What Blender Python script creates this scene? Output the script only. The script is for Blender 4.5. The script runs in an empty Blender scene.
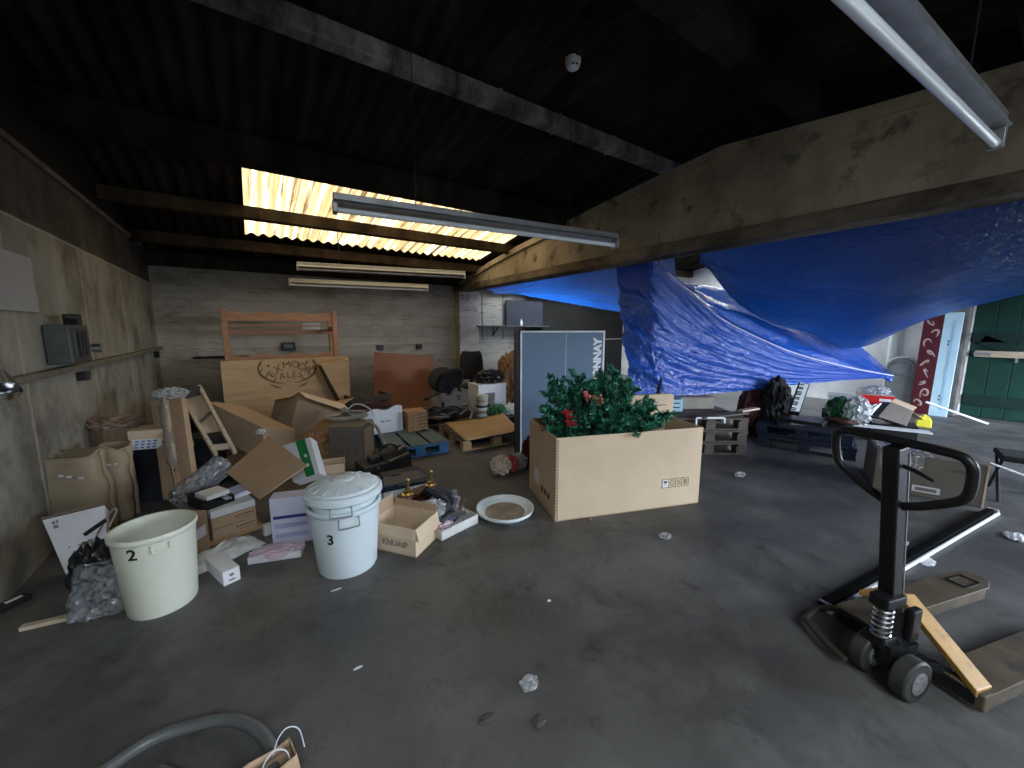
import bpy, bmesh, math, random
from mathutils import Vector, Matrix, Euler, noise
random.seed(7)
S = bpy.context.scene
C = S.collection
V = Vector
PI = math.pi
R = math.radians

SKYLIGHT, SIDELIGHT, WORLD, EXPOSURE = 7.0, 9.5, 23.0, 0.45
# ------------------------------------------------------------------ materials
MATS = {}
def nodes(name):
    m = bpy.data.materials.new(name); m.use_nodes = True
    nt = m.node_tree; b = nt.nodes['Principled BSDF']
    return m, nt, b
def N(nt, typ, **kw):
    n = nt.nodes.new(typ)
    for k, v in kw.items():
        if k in n.inputs: n.inputs[k].default_value = v
        else: setattr(n, k, v)
    return n
def rgba(c): return (c[0], c[1], c[2], 1)
def mul(c, k): return (min(1, c[0]*k), min(1, c[1]*k), min(1, c[2]*k), 1)
def mat(name, col, rough=.6, metal=0, var=.18, scale=5, bump=0, bscale=40, spec=.4, stain=None, stretch=None, trans=0, coat=0):
    """one everyday surface: colour with a noise variation, optional stains and bump"""
    if name in MATS: return MATS[name]
    m, nt, b = nodes(name); L = nt.links
    tc = N(nt, 'ShaderNodeTexCoord'); mp = N(nt, 'ShaderNodeMapping')
    L.new(tc.outputs['Object'], mp.inputs['Vector'])
    if stretch: mp.inputs['Scale'].default_value = stretch
    n = N(nt, 'ShaderNodeTexNoise', Scale=scale, Detail=6, Roughness=.6)
    L.new(mp.outputs[0], n.inputs['Vector'])
    r = N(nt, 'ShaderNodeValToRGB')
    r.color_ramp.elements[0].position = .3; r.color_ramp.elements[1].position = .7
    r.color_ramp.elements[0].color = mul(col, 1-var); r.color_ramp.elements[1].color = mul(col, 1+var)
    L.new(n.outputs['Fac'], r.inputs[0]); out = r.outputs[0]
    if stain:
        n2 = N(nt, 'ShaderNodeTexNoise', Scale=stain[1], Detail=8, Roughness=.65)
        L.new(tc.outputs['Object'], n2.inputs['Vector'])
        r2 = N(nt, 'ShaderNodeMapRange'); r2.inputs[1].default_value = stain[2]; r2.inputs[2].default_value = stain[2]+.16
        L.new(n2.outputs['Fac'], r2.inputs[0])
        mx = N(nt, 'ShaderNodeMixRGB'); mx.inputs[2].default_value = rgba(stain[0])
        L.new(r2.outputs[0], mx.inputs[0]); L.new(out, mx.inputs[1]); out = mx.outputs[0]
    L.new(out, b.inputs['Base Color'])
    b.inputs['Roughness'].default_value = rough; b.inputs['Metallic'].default_value = metal
    b.inputs['Specular IOR Level'].default_value = spec
    b.inputs['Transmission Weight'].default_value = trans
    b.inputs['Coat Weight'].default_value = coat
    if bump:
        n3 = N(nt, 'ShaderNodeTexNoise', Scale=bscale, Detail=4)
        L.new(mp.outputs[0], n3.inputs['Vector'])
        bp = N(nt, 'ShaderNodeBump', Strength=bump, Distance=.02)
        L.new(n3.outputs['Fac'], bp.inputs['Height']); L.new(bp.outputs[0], b.inputs['Normal'])
    MATS[name] = m
    return m

kraft = mat('kraft_card', (.41,.29,.19), .8, var=.1, scale=4, bump=.04, bscale=60)
kraft_light = mat('pale_card', (.58,.45,.315), .8, var=.07, scale=3, bump=.04, bscale=60)
kraft_dark = mat('dark_card', (.2,.14,.1), .8, var=.18, scale=4, bump=.04)
kraft_grey = mat('grey_card', (.17,.15,.13), .8, var=.15, scale=4)
kraft_edge = mat('card_edge', (.33,.22,.14), .9, var=.2, scale=60)
tape = mat('packing_tape', (.4,.28,.17), .25, var=.1)
paper_bag = mat('sack_paper', (.27,.215,.14), .75, var=.2, scale=5, bump=.25, bscale=14)
brown_paper = mat('crumpled_brown_paper', (.33,.19,.09), .8, var=.3, scale=7, bump=.5, bscale=16)
white_plastic = mat('white_plastic', (.70,.77,.80), .38, var=.03, scale=3)
bin_white = mat('bin_plastic', (.66,.76,.80), .35, var=.03, scale=3, stain=((.42,.45,.44), 7, .66))
bin_cream = mat('cream_bin_plastic', (.66,.68,.58), .42, var=.05, scale=3, stain=((.45,.43,.33), 6, .64))
white_card = mat('white_card', (.7,.71,.74), .6, var=.04, scale=5)
lilac_card = mat('lilac_white_card', (.56,.57,.72), .6, var=.05, scale=5)
pink_paper = mat('pink_tissue', (.6,.45,.53), .7, var=.1, scale=8, bump=.2)
white_paper = mat('white_paper', (.72,.72,.72), .7, var=.04)
white_film = mat('white_polythene', (.65,.68,.68), .35, var=.08, scale=8, bump=.5, bscale=18)
black_ink = mat('black_ink', (.012,.012,.012), .6, var=.1)
grey_ink = mat('grey_ink', (.18,.17,.16), .7, var=.1)
brown_ink = mat('brown_ink', (.13,.085,.06), .8, var=.1)
blue_ink = mat('blue_ink', (.03,.035,.22), .6, var=.1)
green_ink = mat('green_print', (.02,.22,.06), .5, var=.06)
black_plastic = mat('black_plastic', (.014,.015,.018), .45, var=.2, scale=8)
black_gloss = mat('black_gloss', (.012,.013,.016), .2, var=.2)
navy_plastic = mat('navy_plastic', (.012,.02,.045), .4, var=.2)
black_fabric = mat('black_fabric', (.017,.018,.02), .9, var=.25, scale=30, bump=.1)
black_film = mat('black_polythene', (.012,.012,.014), .3, var=.2, bump=.6, bscale=9)
dark_metal = mat('dark_metal', (.03,.03,.032), .45, .6, var=.3, scale=10)
jack_black = mat('jack_black_paint', (.012,.012,.013), .38, .2, var=.3, scale=12, stain=((.06,.045,.03), 14, .66))
jack_yellow = mat('jack_yellow_paint', (.46,.26,.07), .5, 0, var=.15, scale=9, stain=((.06,.045,.03), 7, .56))
jack_worn = mat('jack_worn_paint', (.1,.078,.05), .55, .1, var=.3, scale=9, stain=((.05,.045,.04), 6, .52))
wheel_grey = mat('wheel_rubber', (.032,.032,.032), .6, var=.2, scale=14)
steel = mat('bright_steel', (.45,.46,.48), .3, 1, var=.15, scale=14)
chrome = mat('chrome', (.62,.63,.65), .12, 1, var=.05)
galv = mat('galvanised_steel', (.36,.37,.38), .45, .7, var=.2, scale=9, stain=((.14,.11,.08), 11, .62))
enamel = mat('white_enamel', (.5,.5,.48), .4, 0, var=.1, scale=6, stain=((.16,.13,.09), 12, .6))
grey_paint = mat('grey_metal_paint', (.07,.075,.072), .5, .2, var=.2, scale=8)
tube_glass = mat('tube_glass', (.78,.83,.88), .12, 0, var=.04, coat=.5)
brass = mat('brass', (.66,.52,.24), .34, 1, var=.15, scale=20)
mahogany = mat('mahogany', (.075,.026,.022), .3, var=.3, scale=6, stretch=(1,6,1))
pine_red = mat('varnished_pine', (.4,.21,.115), .5, var=.3, scale=5, stretch=(1,5,5), stain=((.1,.045,.025), 9, .68))
ply = mat('plywood', (.56,.375,.2), .65, var=.17, scale=3, stretch=(.6,3,5), stain=((.2,.105,.05), 7, .71))
ply_shade = mat('plywood_shade', (.035,.022,.014), .8, var=.3, scale=3)
hardboard = mat('hardboard', (.215,.082,.036), .55, var=.12, scale=3, stain=((.1,.045,.025), 4, .7))
raw_wood = mat('raw_wood', (.38,.25,.13), .7, var=.22, scale=5, stretch=(1,7,7))
pale_wood = mat('pale_batten', (.47,.39,.28), .65, var=.2, scale=5, stretch=(1,7,7))
grey_wood = mat('weathered_wood', (.075,.063,.055), .8, var=.35, scale=5, stretch=(1,7,7))
blue_wood = mat('blue_pallet_paint', (.035,.14,.3), .65, var=.3, scale=6, stain=((.1,.1,.09), 9, .56))
bluegrey_wood = mat('blue_grey_boards', (.105,.15,.165), .7, var=.3, scale=6, stain=((.2,.18,.14), 9, .6))
green_paint = mat('green_door_paint', (.005,.042,.029), .5, var=.25, scale=4, stain=((.02,.03,.02), 3, .62))
stone = mat('rough_stone', (.13,.125,.12), .9, var=.45, scale=5, bump=.6, bscale=10)
red_plastic = mat('red_plastic', (.6,.02,.025), .35, var=.06)
yellow_plastic = mat('yellow_plastic', (.75,.7,.06), .45, var=.1)
maroon = mat('maroon_board', (.075,.009,.014), .5, var=.15)
pale_blue = mat('pale_blue_board', (.46,.66,.76), .5, var=.08, scale=4)
crate_blue = mat('pale_blue_crate', (.3,.5,.62), .45, var=.1)
tt_grey = mat('table_top_grey', (.15,.215,.31), .22, var=.05, scale=2)
fir_green = mat('fir_needles', (.012,.11,.06), .5, var=.45, scale=25)
fir_light = mat('fir_tips', (.075,.3,.2), .5, var=.4, scale=25)
red_petal = mat('red_petals', (.5,.012,.03), .6, var=.25, scale=20)
pink_berry = mat('pink_berries', (.6,.16,.12), .5, var=.3, scale=30)
rope_white = mat('white_rope', (.62,.66,.72), .7, var=.1)
grey_hose = mat('grey_hose', (.3,.29,.27), .5, var=.2, scale=10)
black_hose = mat('dark_hose', (.1,.11,.112), .33, var=.2, scale=10)
rubbish = mat('crumpled_foil', (.55,.56,.58), .35, .2, var=.2, scale=15)
dark_red_cloth = mat('dark_red_cloth', (.05,.012,.014), .9, var=.3, scale=9)
green_film = mat('green_film', (.03,.13,.06), .3, var=.3, bump=.4, bscale=12)

def film(name, col, alpha, rough=.2, bump=.6, bscale=30, voro=False):
    """thin clear plastic: part see-through, part glossy"""
    m, nt, b = nodes(name); L = nt.links
    b.inputs['Base Color'].default_value = rgba(col); b.inputs['Roughness'].default_value = rough
    b.inputs['Alpha'].default_value = alpha
    tc = N(nt, 'ShaderNodeTexCoord')
    t = N(nt, 'ShaderNodeTexVoronoi' if voro else 'ShaderNodeTexNoise', Scale=bscale)
    L.new(tc.outputs['Object'], t.inputs['Vector'])
    b.inputs['Specular IOR Level'].default_value = .9; b.inputs['Coat Weight'].default_value = .6; b.inputs['Coat Roughness'].default_value = .06
    bp = N(nt, 'ShaderNodeBump', Strength=bump, Distance=.03)
    L.new(t.outputs[0], bp.inputs['Height']); L.new(bp.outputs[0], b.inputs['Normal'])
    return m
bubble = film('bubble_wrap', (.26,.28,.31), .62, .08, 1.0, 30, True)
clear_film = film('clear_polythene', (.5,.53,.56), .55, .12, .8, 22)
clear_plastic = film('clear_box_plastic', (.45,.5,.54), .45, .15, .1, 10)

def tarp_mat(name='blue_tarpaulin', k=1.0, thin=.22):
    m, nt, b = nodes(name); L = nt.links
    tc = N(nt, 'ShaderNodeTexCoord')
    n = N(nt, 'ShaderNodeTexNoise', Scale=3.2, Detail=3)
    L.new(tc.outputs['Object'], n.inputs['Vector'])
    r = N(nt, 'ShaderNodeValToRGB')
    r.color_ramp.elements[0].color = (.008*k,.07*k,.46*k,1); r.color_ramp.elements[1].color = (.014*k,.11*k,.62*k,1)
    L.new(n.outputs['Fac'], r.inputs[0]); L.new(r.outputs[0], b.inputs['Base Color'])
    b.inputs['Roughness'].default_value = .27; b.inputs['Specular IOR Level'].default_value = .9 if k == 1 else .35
    mp = N(nt, 'ShaderNodeMapping'); mp.inputs['Rotation'].default_value = (.3,.5,.2)
    mp.inputs['Scale'].default_value = (1.2,1.2,1.2)
    L.new(tc.outputs['Object'], mp.inputs['Vector'])
    w = N(nt, 'ShaderNodeTexNoise', Scale=13, Detail=5, Roughness=.55, Distortion=1.2)
    L.new(mp.outputs[0], w.inputs['Vector'])
    bp = N(nt, 'ShaderNodeBump', Strength=.75, Distance=.04)
    L.new(w.outputs['Fac'], bp.inputs['Height']); L.new(bp.outputs[0], b.inputs['Normal'])
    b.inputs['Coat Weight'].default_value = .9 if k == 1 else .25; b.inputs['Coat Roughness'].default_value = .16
    L.new(bp.outputs[0], b.inputs['Coat Normal'])
    t = N(nt, 'ShaderNodeBsdfTranslucent'); t.inputs['Color'].default_value = (.01,.16,.75,1)
    mx = N(nt, 'ShaderNodeMixShader'); mx.inputs[0].default_value = thin
    L.new(b.outputs[0], mx.inputs[1]); L.new(t.outputs[0], mx.inputs[2])
    L.new(mx.outputs[0], nt.nodes['Material Output'].inputs['Surface'])
    return m
tarp = tarp_mat(); tarp_shaded = tarp_mat('shaded_blue_tarpaulin', .28, .2)  # second is a darker copy of the same tarpaulin, shade put into its colour

# ------------------------------------------------------------------ mesh kit
class MB:
    def __init__(s): s.v = []; s.f = []
    def add(s, vs, fs, M=None):
        o = len(s.v)
        s.v += [(M @ V(p)) if M else V(p) for p in vs]
        s.f += [tuple(i+o for i in f) for f in fs]
        return s
    def box(s, sx, sy, sz, c=(0,0,0), rot=None, M=None, base=False):
        z0 = 0 if base else -sz/2
        vs = [(x*sx/2, y*sy/2, z0+z*sz) for z in (0,1) for y in (-1,1) for x in (-1,1)]
        T = Matrix.Translation(c) @ (Euler(rot).to_matrix().to_4x4() if rot else Matrix())
        if M: T = M @ T
        return s.add(vs, [(0,2,3,1),(4,5,7,6),(0,1,5,4),(2,6,7,3),(0,4,6,2),(1,3,7,5)], T)
    def bar(s, p0, p1, w, h, up=(0,0,1)):
        p0, p1 = V(p0), V(p1); d = p1-p0; l = d.length; d.normalize(); u = V(up)
        if abs(d.dot(u)) > .98: u = V((0,1,0))
        x = d.cross(u).normalized(); u = x.cross(d)
        M = Matrix((( d.x, x.x, u.x, 0),(d.y, x.y, u.y, 0),(d.z, x.z, u.z, 0),(0,0,0,1)))
        M.translation = (p0+p1)/2
        return s.box(l, w, h, M=M)
    def tube(s, pts, r, seg=8, closed=False, caps=True):
        pts = [V(p) for p in pts]; n = len(pts)
        rr = r if isinstance(r, (list, tuple)) else [r]*n
        o = len(s.v); prev = None
        for i, p in enumerate(pts):
            if closed: d = pts[(i+1) % n]-pts[i-1]
            else: d = pts[min(i+1, n-1)]-pts[max(i-1, 0)]
            if d.length < 1e-9: d = V((0,0,1))
            d.normalize()
            if prev is None:
                a = V((0,0,1)) if abs(d.z) < .9 else V((1,0,0))
                x = d.cross(a).normalized()
            else:
                x = prev - d*prev.dot(d)
                x = x.normalized() if x.length > 1e-6 else d.orthogonal().normalized()
            prev = x; y = d.cross(x)
            for k in range(seg):
                a = 2*PI*k/seg
                s.v.append(p+(x*math.cos(a)+y*math.sin(a))*rr[i])
        m = n if closed else n-1
        for i in range(m):
            for k in range(seg):
                a = o+i*seg+k; b = o+i*seg+(k+1) % seg
                c = o+((i+1) % n)*seg+(k+1) % seg; d = o+((i+1) % n)*seg+k
                s.f.append((a,b,c,d))
        if caps and not closed:
            s.f.append(tuple(o+k for k in reversed(range(seg)))); s.f.append(tuple(o+(n-1)*seg+k for k in range(seg)))
        return s
    def cyl(s, p0, p1, r0, r1=None, seg=20): return s.tube([p0, p1], [r0, r0 if r1 is None else r1], seg)
    def lathe(s, prof, seg=40, c=(0,0,0), M=None):
        o = len(s.v); n = len(prof); c = V(c)
        for r, z in prof:
            for k in range(seg):
                a = 2*PI*k/seg; p = c+V((r*math.cos(a), r*math.sin(a), z))
                s.v.append(M @ p if M else p)
        for i in range(n-1):
            for k in range(seg):
                s.f.append((o+i*seg+k, o+i*seg+(k+1) % seg, o+(i+1)*seg+(k+1) % seg, o+(i+1)*seg+k))
        if prof[0][0] > 1e-5: s.f.append(tuple(o+k for k in reversed(range(seg))))
        if prof[-1][0] > 1e-5: s.f.append(tuple(o+(n-1)*seg+k for k in range(seg)))
        return s
    def prism(s, pts, off):
        """polygon of 3-D points given a thickness by the vector off"""
        n = len(pts); pts = [V(p) for p in pts]; off = V(off)
        return s.add(pts+[p+off for p in pts], [tuple(reversed(range(n))), tuple(range(n, 2*n))] +
                     [(i, (i+1) % n, n+(i+1) % n, n+i) for i in range(n)])
    def grid(s, fn, nu, nv):
        o = len(s.v)
        for j in range(nv+1):
            for i in range(nu+1): s.v.append(V(fn(i/nu, j/nv)))
        for j in range(nv):
            for i in range(nu):
                a = o+j*(nu+1)+i; s.f.append((a, a+1, a+nu+2, a+nu+1))
        return s
    def blob(s, sx, sy, sz, amp=.25, freq=3, seed=0, c=(0,0,0), sub=4, base=True, sharp=False):
        bm = bmesh.new(); bmesh.ops.create_icosphere(bm, subdivisions=sub, radius=1)
        o = len(s.v); c = V(c); sd = V((seed*3.7, seed*1.3, seed*9.1))
        for v in bm.verts:
            p = v.co.copy()
            k = noise.noise(p*freq+sd)*amp+noise.noise(p*freq*2.7+sd)*amp*.55
            if sharp: k = amp*.6-abs(noise.noise(p*freq+sd))*amp*1.6-abs(noise.noise(p*freq*2.3+sd))*amp*.8
            q = p*(1+k); q = V((q.x*sx/2, q.y*sy/2, q.z*sz/2))
            if base: q.z = max(q.z, -sz*.36)+sz*.36
            s.v.append(c+q)
        s.f += [tuple(o+x.index for x in f.verts) for f in bm.faces]
        bm.free(); return s
    def text(s, txt, size, M, depth=.0008, align='CENTER', bold=0):
        cu = bpy.data.curves.new('lettering', 'FONT'); cu.body = txt; cu.size = size
        cu.align_x = align; cu.align_y = 'CENTER'; cu.extrude = depth; cu.offset = bold
        ob = bpy.data.objects.new('lettering', cu); C.objects.link(ob)
        me = ob.to_mesh()
        s.add([tuple(v.co) for v in me.vertices], [tuple(p.vertices) for p in me.polygons], M)
        ob.to_mesh_clear(); bpy.data.objects.remove(ob); bpy.data.curves.remove(cu)
        return s
    def build(s, name, m, parent=None, bevel=0, smooth=False, recenter=False, bseg=2, solid=0, angle=40):
        me = bpy.data.meshes.new(name)
        off = V((0,0,0))
        if recenter:
            xs = [p.x for p in s.v]; ys = [p.y for p in s.v]; zs = [p.z for p in s.v]
            off = V(((min(xs)+max(xs))/2, (min(ys)+max(ys))/2, min(zs)))
        me.from_pydata([tuple(p-off) for p in s.v], [], s.f); me.update()
        bm = bmesh.new(); bm.from_mesh(me); bmesh.ops.recalc_face_normals(bm, faces=bm.faces); bm.to_mesh(me); bm.free()
        me.materials.append(m)
        if smooth:
            for p in me.polygons: p.use_smooth = True
            me.set_sharp_from_angle(angle=R(angle))
        o = bpy.data.objects.new(name, me); C.objects.link(o); o.location = off
        if parent: o.parent = parent
        if solid:
            md = o.modifiers.new('thickness', 'SOLIDIFY'); md.thickness = solid; md.offset = 0
        if bevel:
            md = o.modifiers.new('soft_edges', 'BEVEL'); md.width = bevel; md.segments = bseg
            md.limit_method = 'ANGLE'; md.angle_limit = R(45)
        return o

def tag(o, label, cat, group=None):
    o['label'] = label; o['category'] = cat
    if group: o['group'] = group
    return o
def thing(name, label, cat, loc=(0,0,0), rz=0, group=None, rot=None):
    o = bpy.data.objects.new(name, None); C.objects.link(o); o.empty_display_size = .1
    o.location = loc if len(loc) == 3 else (loc[0], loc[1], 0)
    o.rotation_euler = rot if rot else (0,0,rz)
    return tag(o, label, cat, group)
def solo(name, mb, m, label, cat, loc=None, rz=0, rot=None, group=None, **kw):
    o = mb.build(name, m, recenter=loc is None, **kw)
    if loc is not None: o.location = loc if len(loc) == 3 else (loc[0], loc[1], 0)
    if rz or rot: o.rotation_euler = rot if rot else (0,0,rz)
    return tag(o, label, cat, group)
def structure(o):
    o['kind'] = 'structure'; return o
def copy_tree(o, parent=None):
    c = o.copy(); C.objects.link(c)
    if parent: c.parent = parent
    for ch in list(o.children): copy_tree(ch, c)
    return c
def place(A, B):
    """width and turn of a box whose near bottom edge runs from A to B (seen left to right)"""
    A, B = V(A[:2]), V(B[:2]); d = B-A
    return d.length, math.atan2(d.y, d.x), A, d.normalized()
def boxloc(A, B, depth, z=0):
    w, rz, a, d = place(A, B); n = V((-d.y, d.x))
    m = a+d*w/2+n*depth/2
    return w, rz, (m.x, m.y, z)
def slab(pts, t, away=True):
    """a board given by its visible face, with real thickness behind that face"""
    P = [V(p) for p in pts]; n = (P[1]-P[0]).cross(P[2]-P[0]).normalized()
    mid = sum(P, V((0,0,0)))/len(P)
    if (n.dot(mid-V((0,0,1.45))) < 0) == away: n = -n
    return MB().prism(P, n*t)
def frame_of(pts):
    """local frame on a face: x along the lower edge, y up, z towards the viewer; pts are BL, BR, TR, TL"""
    P = [V(p) for p in pts]; x = (P[1]-P[0]).normalized(); up = P[3]-P[0]
    z = x.cross(up).normalized(); y = z.cross(x)
    M = Matrix(((x.x,y.x,z.x,0),(x.y,y.y,z.y,0),(x.z,y.z,z.z,0),(0,0,0,1))); M.translation = P[0]
    return M, (P[1]-P[0]).length, up.length

def carton_walls(w, d, h, t=.006):
    m = MB()
    m.box(w, d, t, (0,0,t/2))
    m.box(w, t, h, (0,-d/2+t/2,h/2)); m.box(w, t, h, (0,d/2-t/2,h/2))
    m.box(t, d-2*t, h, (-w/2+t/2,0,h/2)); m.box(t, d-2*t, h, (w/2-t/2,0,h/2))
    return m
def flap(parent, side, w, d, h, length, ang, m=None, t=.005, name='flap'):
    """ang 0 = shut, 90 = upright, 180 = flat outwards, 270 = hanging down"""
    a = R(ang)
    inn = {'front':V((0,1,0)),'back':V((0,-1,0)),'left':V((1,0,0)),'right':V((-1,0,0))}[side]
    hinge = {'front':V((0,-d/2,h)),'back':V((0,d/2,h)),'left':V((-w/2,0,h)),'right':V((w/2,0,h))}[side]
    ln = (w if side in ('front','back') else d)*.99
    along = V((1,0,0)) if side in ('front','back') else V((0,1,0))
    dr = inn*math.cos(a)+V((0,0,1))*math.sin(a)
    nrm = along.cross(dr).normalized()
    off = -inn*.004*max(0, -math.cos(a))
    p = [hinge+off-along*ln/2, hinge+off+along*ln/2, hinge+off+along*ln/2*.985+dr*length, hinge+off-along*ln/2*.985+dr*length]
    return MB().prism([q-nrm*t/2 for q in p], nrm*t).build(name, m or kraft, parent)
def open_carton(name, label, A, B, depth, h, flaps, m=None, z=0, rot=None, cat='box', fl=None, group=None):
    w, rz, loc = boxloc(A, B, depth, z)
    t = thing(name, label, cat, loc, rz, group, rot=(rot[0], rot[1], rz) if rot else None)
    carton_walls(w, depth, h).build('carton_body', m or kraft, t)
    for side, ln, ang in flaps: flap(t, side, w, depth, h, ln, ang, fl or m or kraft)
    return t, w
def shut_carton(name, label, A, B, depth, h, m=None, z=0, taped=True, cat='box', rot=None, group=None):
    w, rz, loc = boxloc(A, B, depth, z)
    t = thing(name, label, cat, loc, rz, group, rot=(rot[0], rot[1], rz) if rot else None)
    MB().box(w, depth, h, base=True).build('carton_body', m or kraft, t, bevel=.004)
    if taped:
        MB().box(w+.002, .045, .0012, (0,0,h+.0006)).box(.0012, .045, h*.3, (-w/2-.0006,0,h*.85)).box(.0012, .045, h*.3, (w/2+.0006,0,h*.85)).build('tape', tape, t)
    return t, w
def smooth_path(pts, n=6):
    """Catmull-Rom through the points"""
    P = [V(p) for p in pts]; out = []
    for i in range(len(P)-1):
        a, b, c, d = P[max(i-1,0)], P[i], P[i+1], P[min(i+2,len(P)-1)]
        for k in range(n):
            t = k/n
            out.append(.5*((2*b)+(c-a)*t+(2*a-5*b+4*c-d)*t*t+(3*b-a-3*c+d)*t**3))
    out.append(P[-1]); return out

# ------------------------------------------------------------------ the room
XL, XR, YB, YF = -1.17, 9.9, 8.22, -3.5     # left, right, back and door-side walls
YRIDGE, ZEAVE, PITCH = 2.2, 2.62, .165
def roof_z(y): return ZEAVE+PITCH*(YB-YRIDGE)-PITCH*abs(y-YRIDGE)

def room_mat(name, build):
    m, nt, b = nodes(name); build(nt, b, nt.links); return m
def mathn(nt, op, a, b=None, c=None):
    n = nt.nodes.new('ShaderNodeMath'); n.operation = op
    for i, v in enumerate((a, b, c)):
        if v is None: continue
        if isinstance(v, (int, float)): n.inputs[i].default_value = v
        else: nt.links.new(v, n.inputs[i])
    return n.outputs[0]
def ramp(nt, fac, stops):
    r = nt.nodes.new('ShaderNodeValToRGB'); e = r.color_ramp.elements
    while len(e) < len(stops): e.new(.5)
    for k, (p, c) in zip(e, stops): k.position = p; k.color = rgba(c) if not isinstance(c, float) else (c,c,c,1)
    nt.links.new(fac, r.inputs[0]); return r.outputs[0]
def mixc(nt, fac, a, b, mode='MIX'):
    n = nt.nodes.new('ShaderNodeMixRGB'); n.blend_type = mode
    for i, v in enumerate((fac, a, b)):
        if isinstance(v, (int, float)): n.inputs[i].default_value = v
        elif isinstance(v, tuple): n.inputs[i].default_value = rgba(v)
        else: nt.links.new(v, n.inputs[i])
    return n.outputs[0]
def noise_of(nt, vec, scale, detail=6, rough=.6, dist=0):
    n = N(nt, 'ShaderNodeTexNoise', Scale=scale, Detail=detail, Roughness=rough, Distortion=dist)
    nt.links.new(vec, n.inputs['Vector']); return n.outputs['Fac']
def vec_scaled(nt, vec, sc):
    n = nt.nodes.new('ShaderNodeMapping'); n.inputs['Scale'].default_value = sc
    nt.links.new(vec, n.inputs['Vector']); return n.outputs[0]
def bump_of(nt, b, h, strength, dist=.01):
    n = N(nt, 'ShaderNodeBump', Strength=strength, Distance=dist)
    nt.links.new(h, n.inputs['Height']); nt.links.new(n.outputs[0], b.inputs['Normal'])

def floor_build(nt, b, L):
    co = N(nt, 'ShaderNodeTexCoord').outputs['Object']
    big = noise_of(nt, co, .55, 6, .6); mid = noise_of(nt, co, 2.6, 9, .68); fine = noise_of(nt, co, 22, 8, .7)
    c = ramp(nt, big, [(.36, (.058,.057,.055)), (.5, (.092,.091,.089)), (.64, (.13,.129,.125))])
    c = mixc(nt, ramp(nt, mid, [(.48, 0.0), (.66, .6)]), c, (.15,.148,.14))
    c = mixc(nt, ramp(nt, noise_of(nt, co, 1.4, 8, .72, .6), [(.5, 0.0), (.66, .6)]), c, (.03,.029,.028))
    c = mixc(nt, ramp(nt, noise_of(nt, vec_scaled(nt, co, (1,1,1)), 6, 8, .75, .4), [(.55, 0.0), (.68, .6)]), c, (.035,.034,.032))
    c = mixc(nt, ramp(nt, fine, [(.6, 0.0), (.78, .5)]), c, (.03,.03,.03))
    sp = noise_of(nt, co, 60, 4, .6)
    c = mixc(nt, ramp(nt, sp, [(.73, 0.0), (.78, .5)]), c, (.3,.3,.29))
    L.new(c, b.inputs['Base Color'])
    L.new(ramp(nt, mid, [(.3, .42), (.7, .72)]), b.inputs['Roughness'])
    b.inputs['Specular IOR Level'].default_value = .45
    bump_of(nt, b, mathn(nt, 'ADD', fine, mathn(nt, 'MULTIPLY', mid, 2.0)), .25, .006)
floor_m = room_mat('sooty_concrete_floor', floor_build)
fl = MB(); fl.add([(XL-.1,-4,0),(14,-4,0),(14,YB+.1,0),(XL-.1,YB+.1,0),(XL-.1,-4,-.15),(14,-4,-.15),(14,YB+.1,-.15),(XL-.1,YB+.1,-.15)],
    [(0,1,2,3),(7,6,5,4),(0,4,5,1),(1,5,6,2),(2,6,7,3),(3,7,4,0)])
structure(fl.build('floor', floor_m))

def left_build(nt, b, L):
    tc = N(nt, 'ShaderNodeTexCoord').outputs['Object']
    s = N(nt, 'ShaderNodeSeparateXYZ'); L.new(tc, s.inputs[0]); y, z = s.outputs['Y'], s.outputs['Z']
    wob = noise_of(nt, tc, 9, 3)
    streak = noise_of(nt, vec_scaled(nt, tc, (1,1.5,.7)), 1.5, 8, .65)
    blot = noise_of(nt, tc, 1.5, 8, .65)
    c = ramp(nt, streak, [(.3, (.18,.172,.145)), (.52, (.28,.268,.226)), (.7, (.35,.338,.286))])
    c = mixc(nt, ramp(nt, blot, [(.5, 0.0), (.66, .75)]), c, (.075,.068,.055))
    # light mortar joints between the wall panels, then the sooty course above
    fr = mathn(nt, 'FRACT', mathn(nt, 'DIVIDE', mathn(nt, 'SUBTRACT', mathn(nt, 'ADD', y, mathn(nt, 'MULTIPLY', wob, .05)), 5.05+.025), 1.35))
    j = mathn(nt, 'LESS_THAN', mathn(nt, 'ABSOLUTE', mathn(nt, 'SUBTRACT', fr, .0)), .03)
    j2 = mathn(nt, 'LESS_THAN', mathn(nt, 'ABSOLUTE', mathn(nt, 'SUBTRACT', mathn(nt, 'ADD', z, mathn(nt, 'MULTIPLY', wob, .02)), 2.175)), .018)
    jj = mathn(nt, 'MULTIPLY', mathn(nt, 'MAXIMUM', j, j2), ramp(nt, noise_of(nt, tc, 5, 4), [(.3, .25), (.6, .8)]))
    c = mixc(nt, jj, c, (.38,.36,.29))
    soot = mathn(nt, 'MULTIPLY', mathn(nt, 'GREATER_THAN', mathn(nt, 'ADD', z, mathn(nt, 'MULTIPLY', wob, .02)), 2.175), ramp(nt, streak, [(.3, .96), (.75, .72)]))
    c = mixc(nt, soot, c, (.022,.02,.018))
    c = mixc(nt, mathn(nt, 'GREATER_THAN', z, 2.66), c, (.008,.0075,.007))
    L.new(c, b.inputs['Base Color']); b.inputs['Roughness'].default_value = .9; b.inputs['Specular IOR Level'].default_value = .2
    bump_of(nt, b, noise_of(nt, tc, 18, 8, .7), .3, .01)
wall_left_m = room_mat('stained_wall_panels', left_build)

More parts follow.
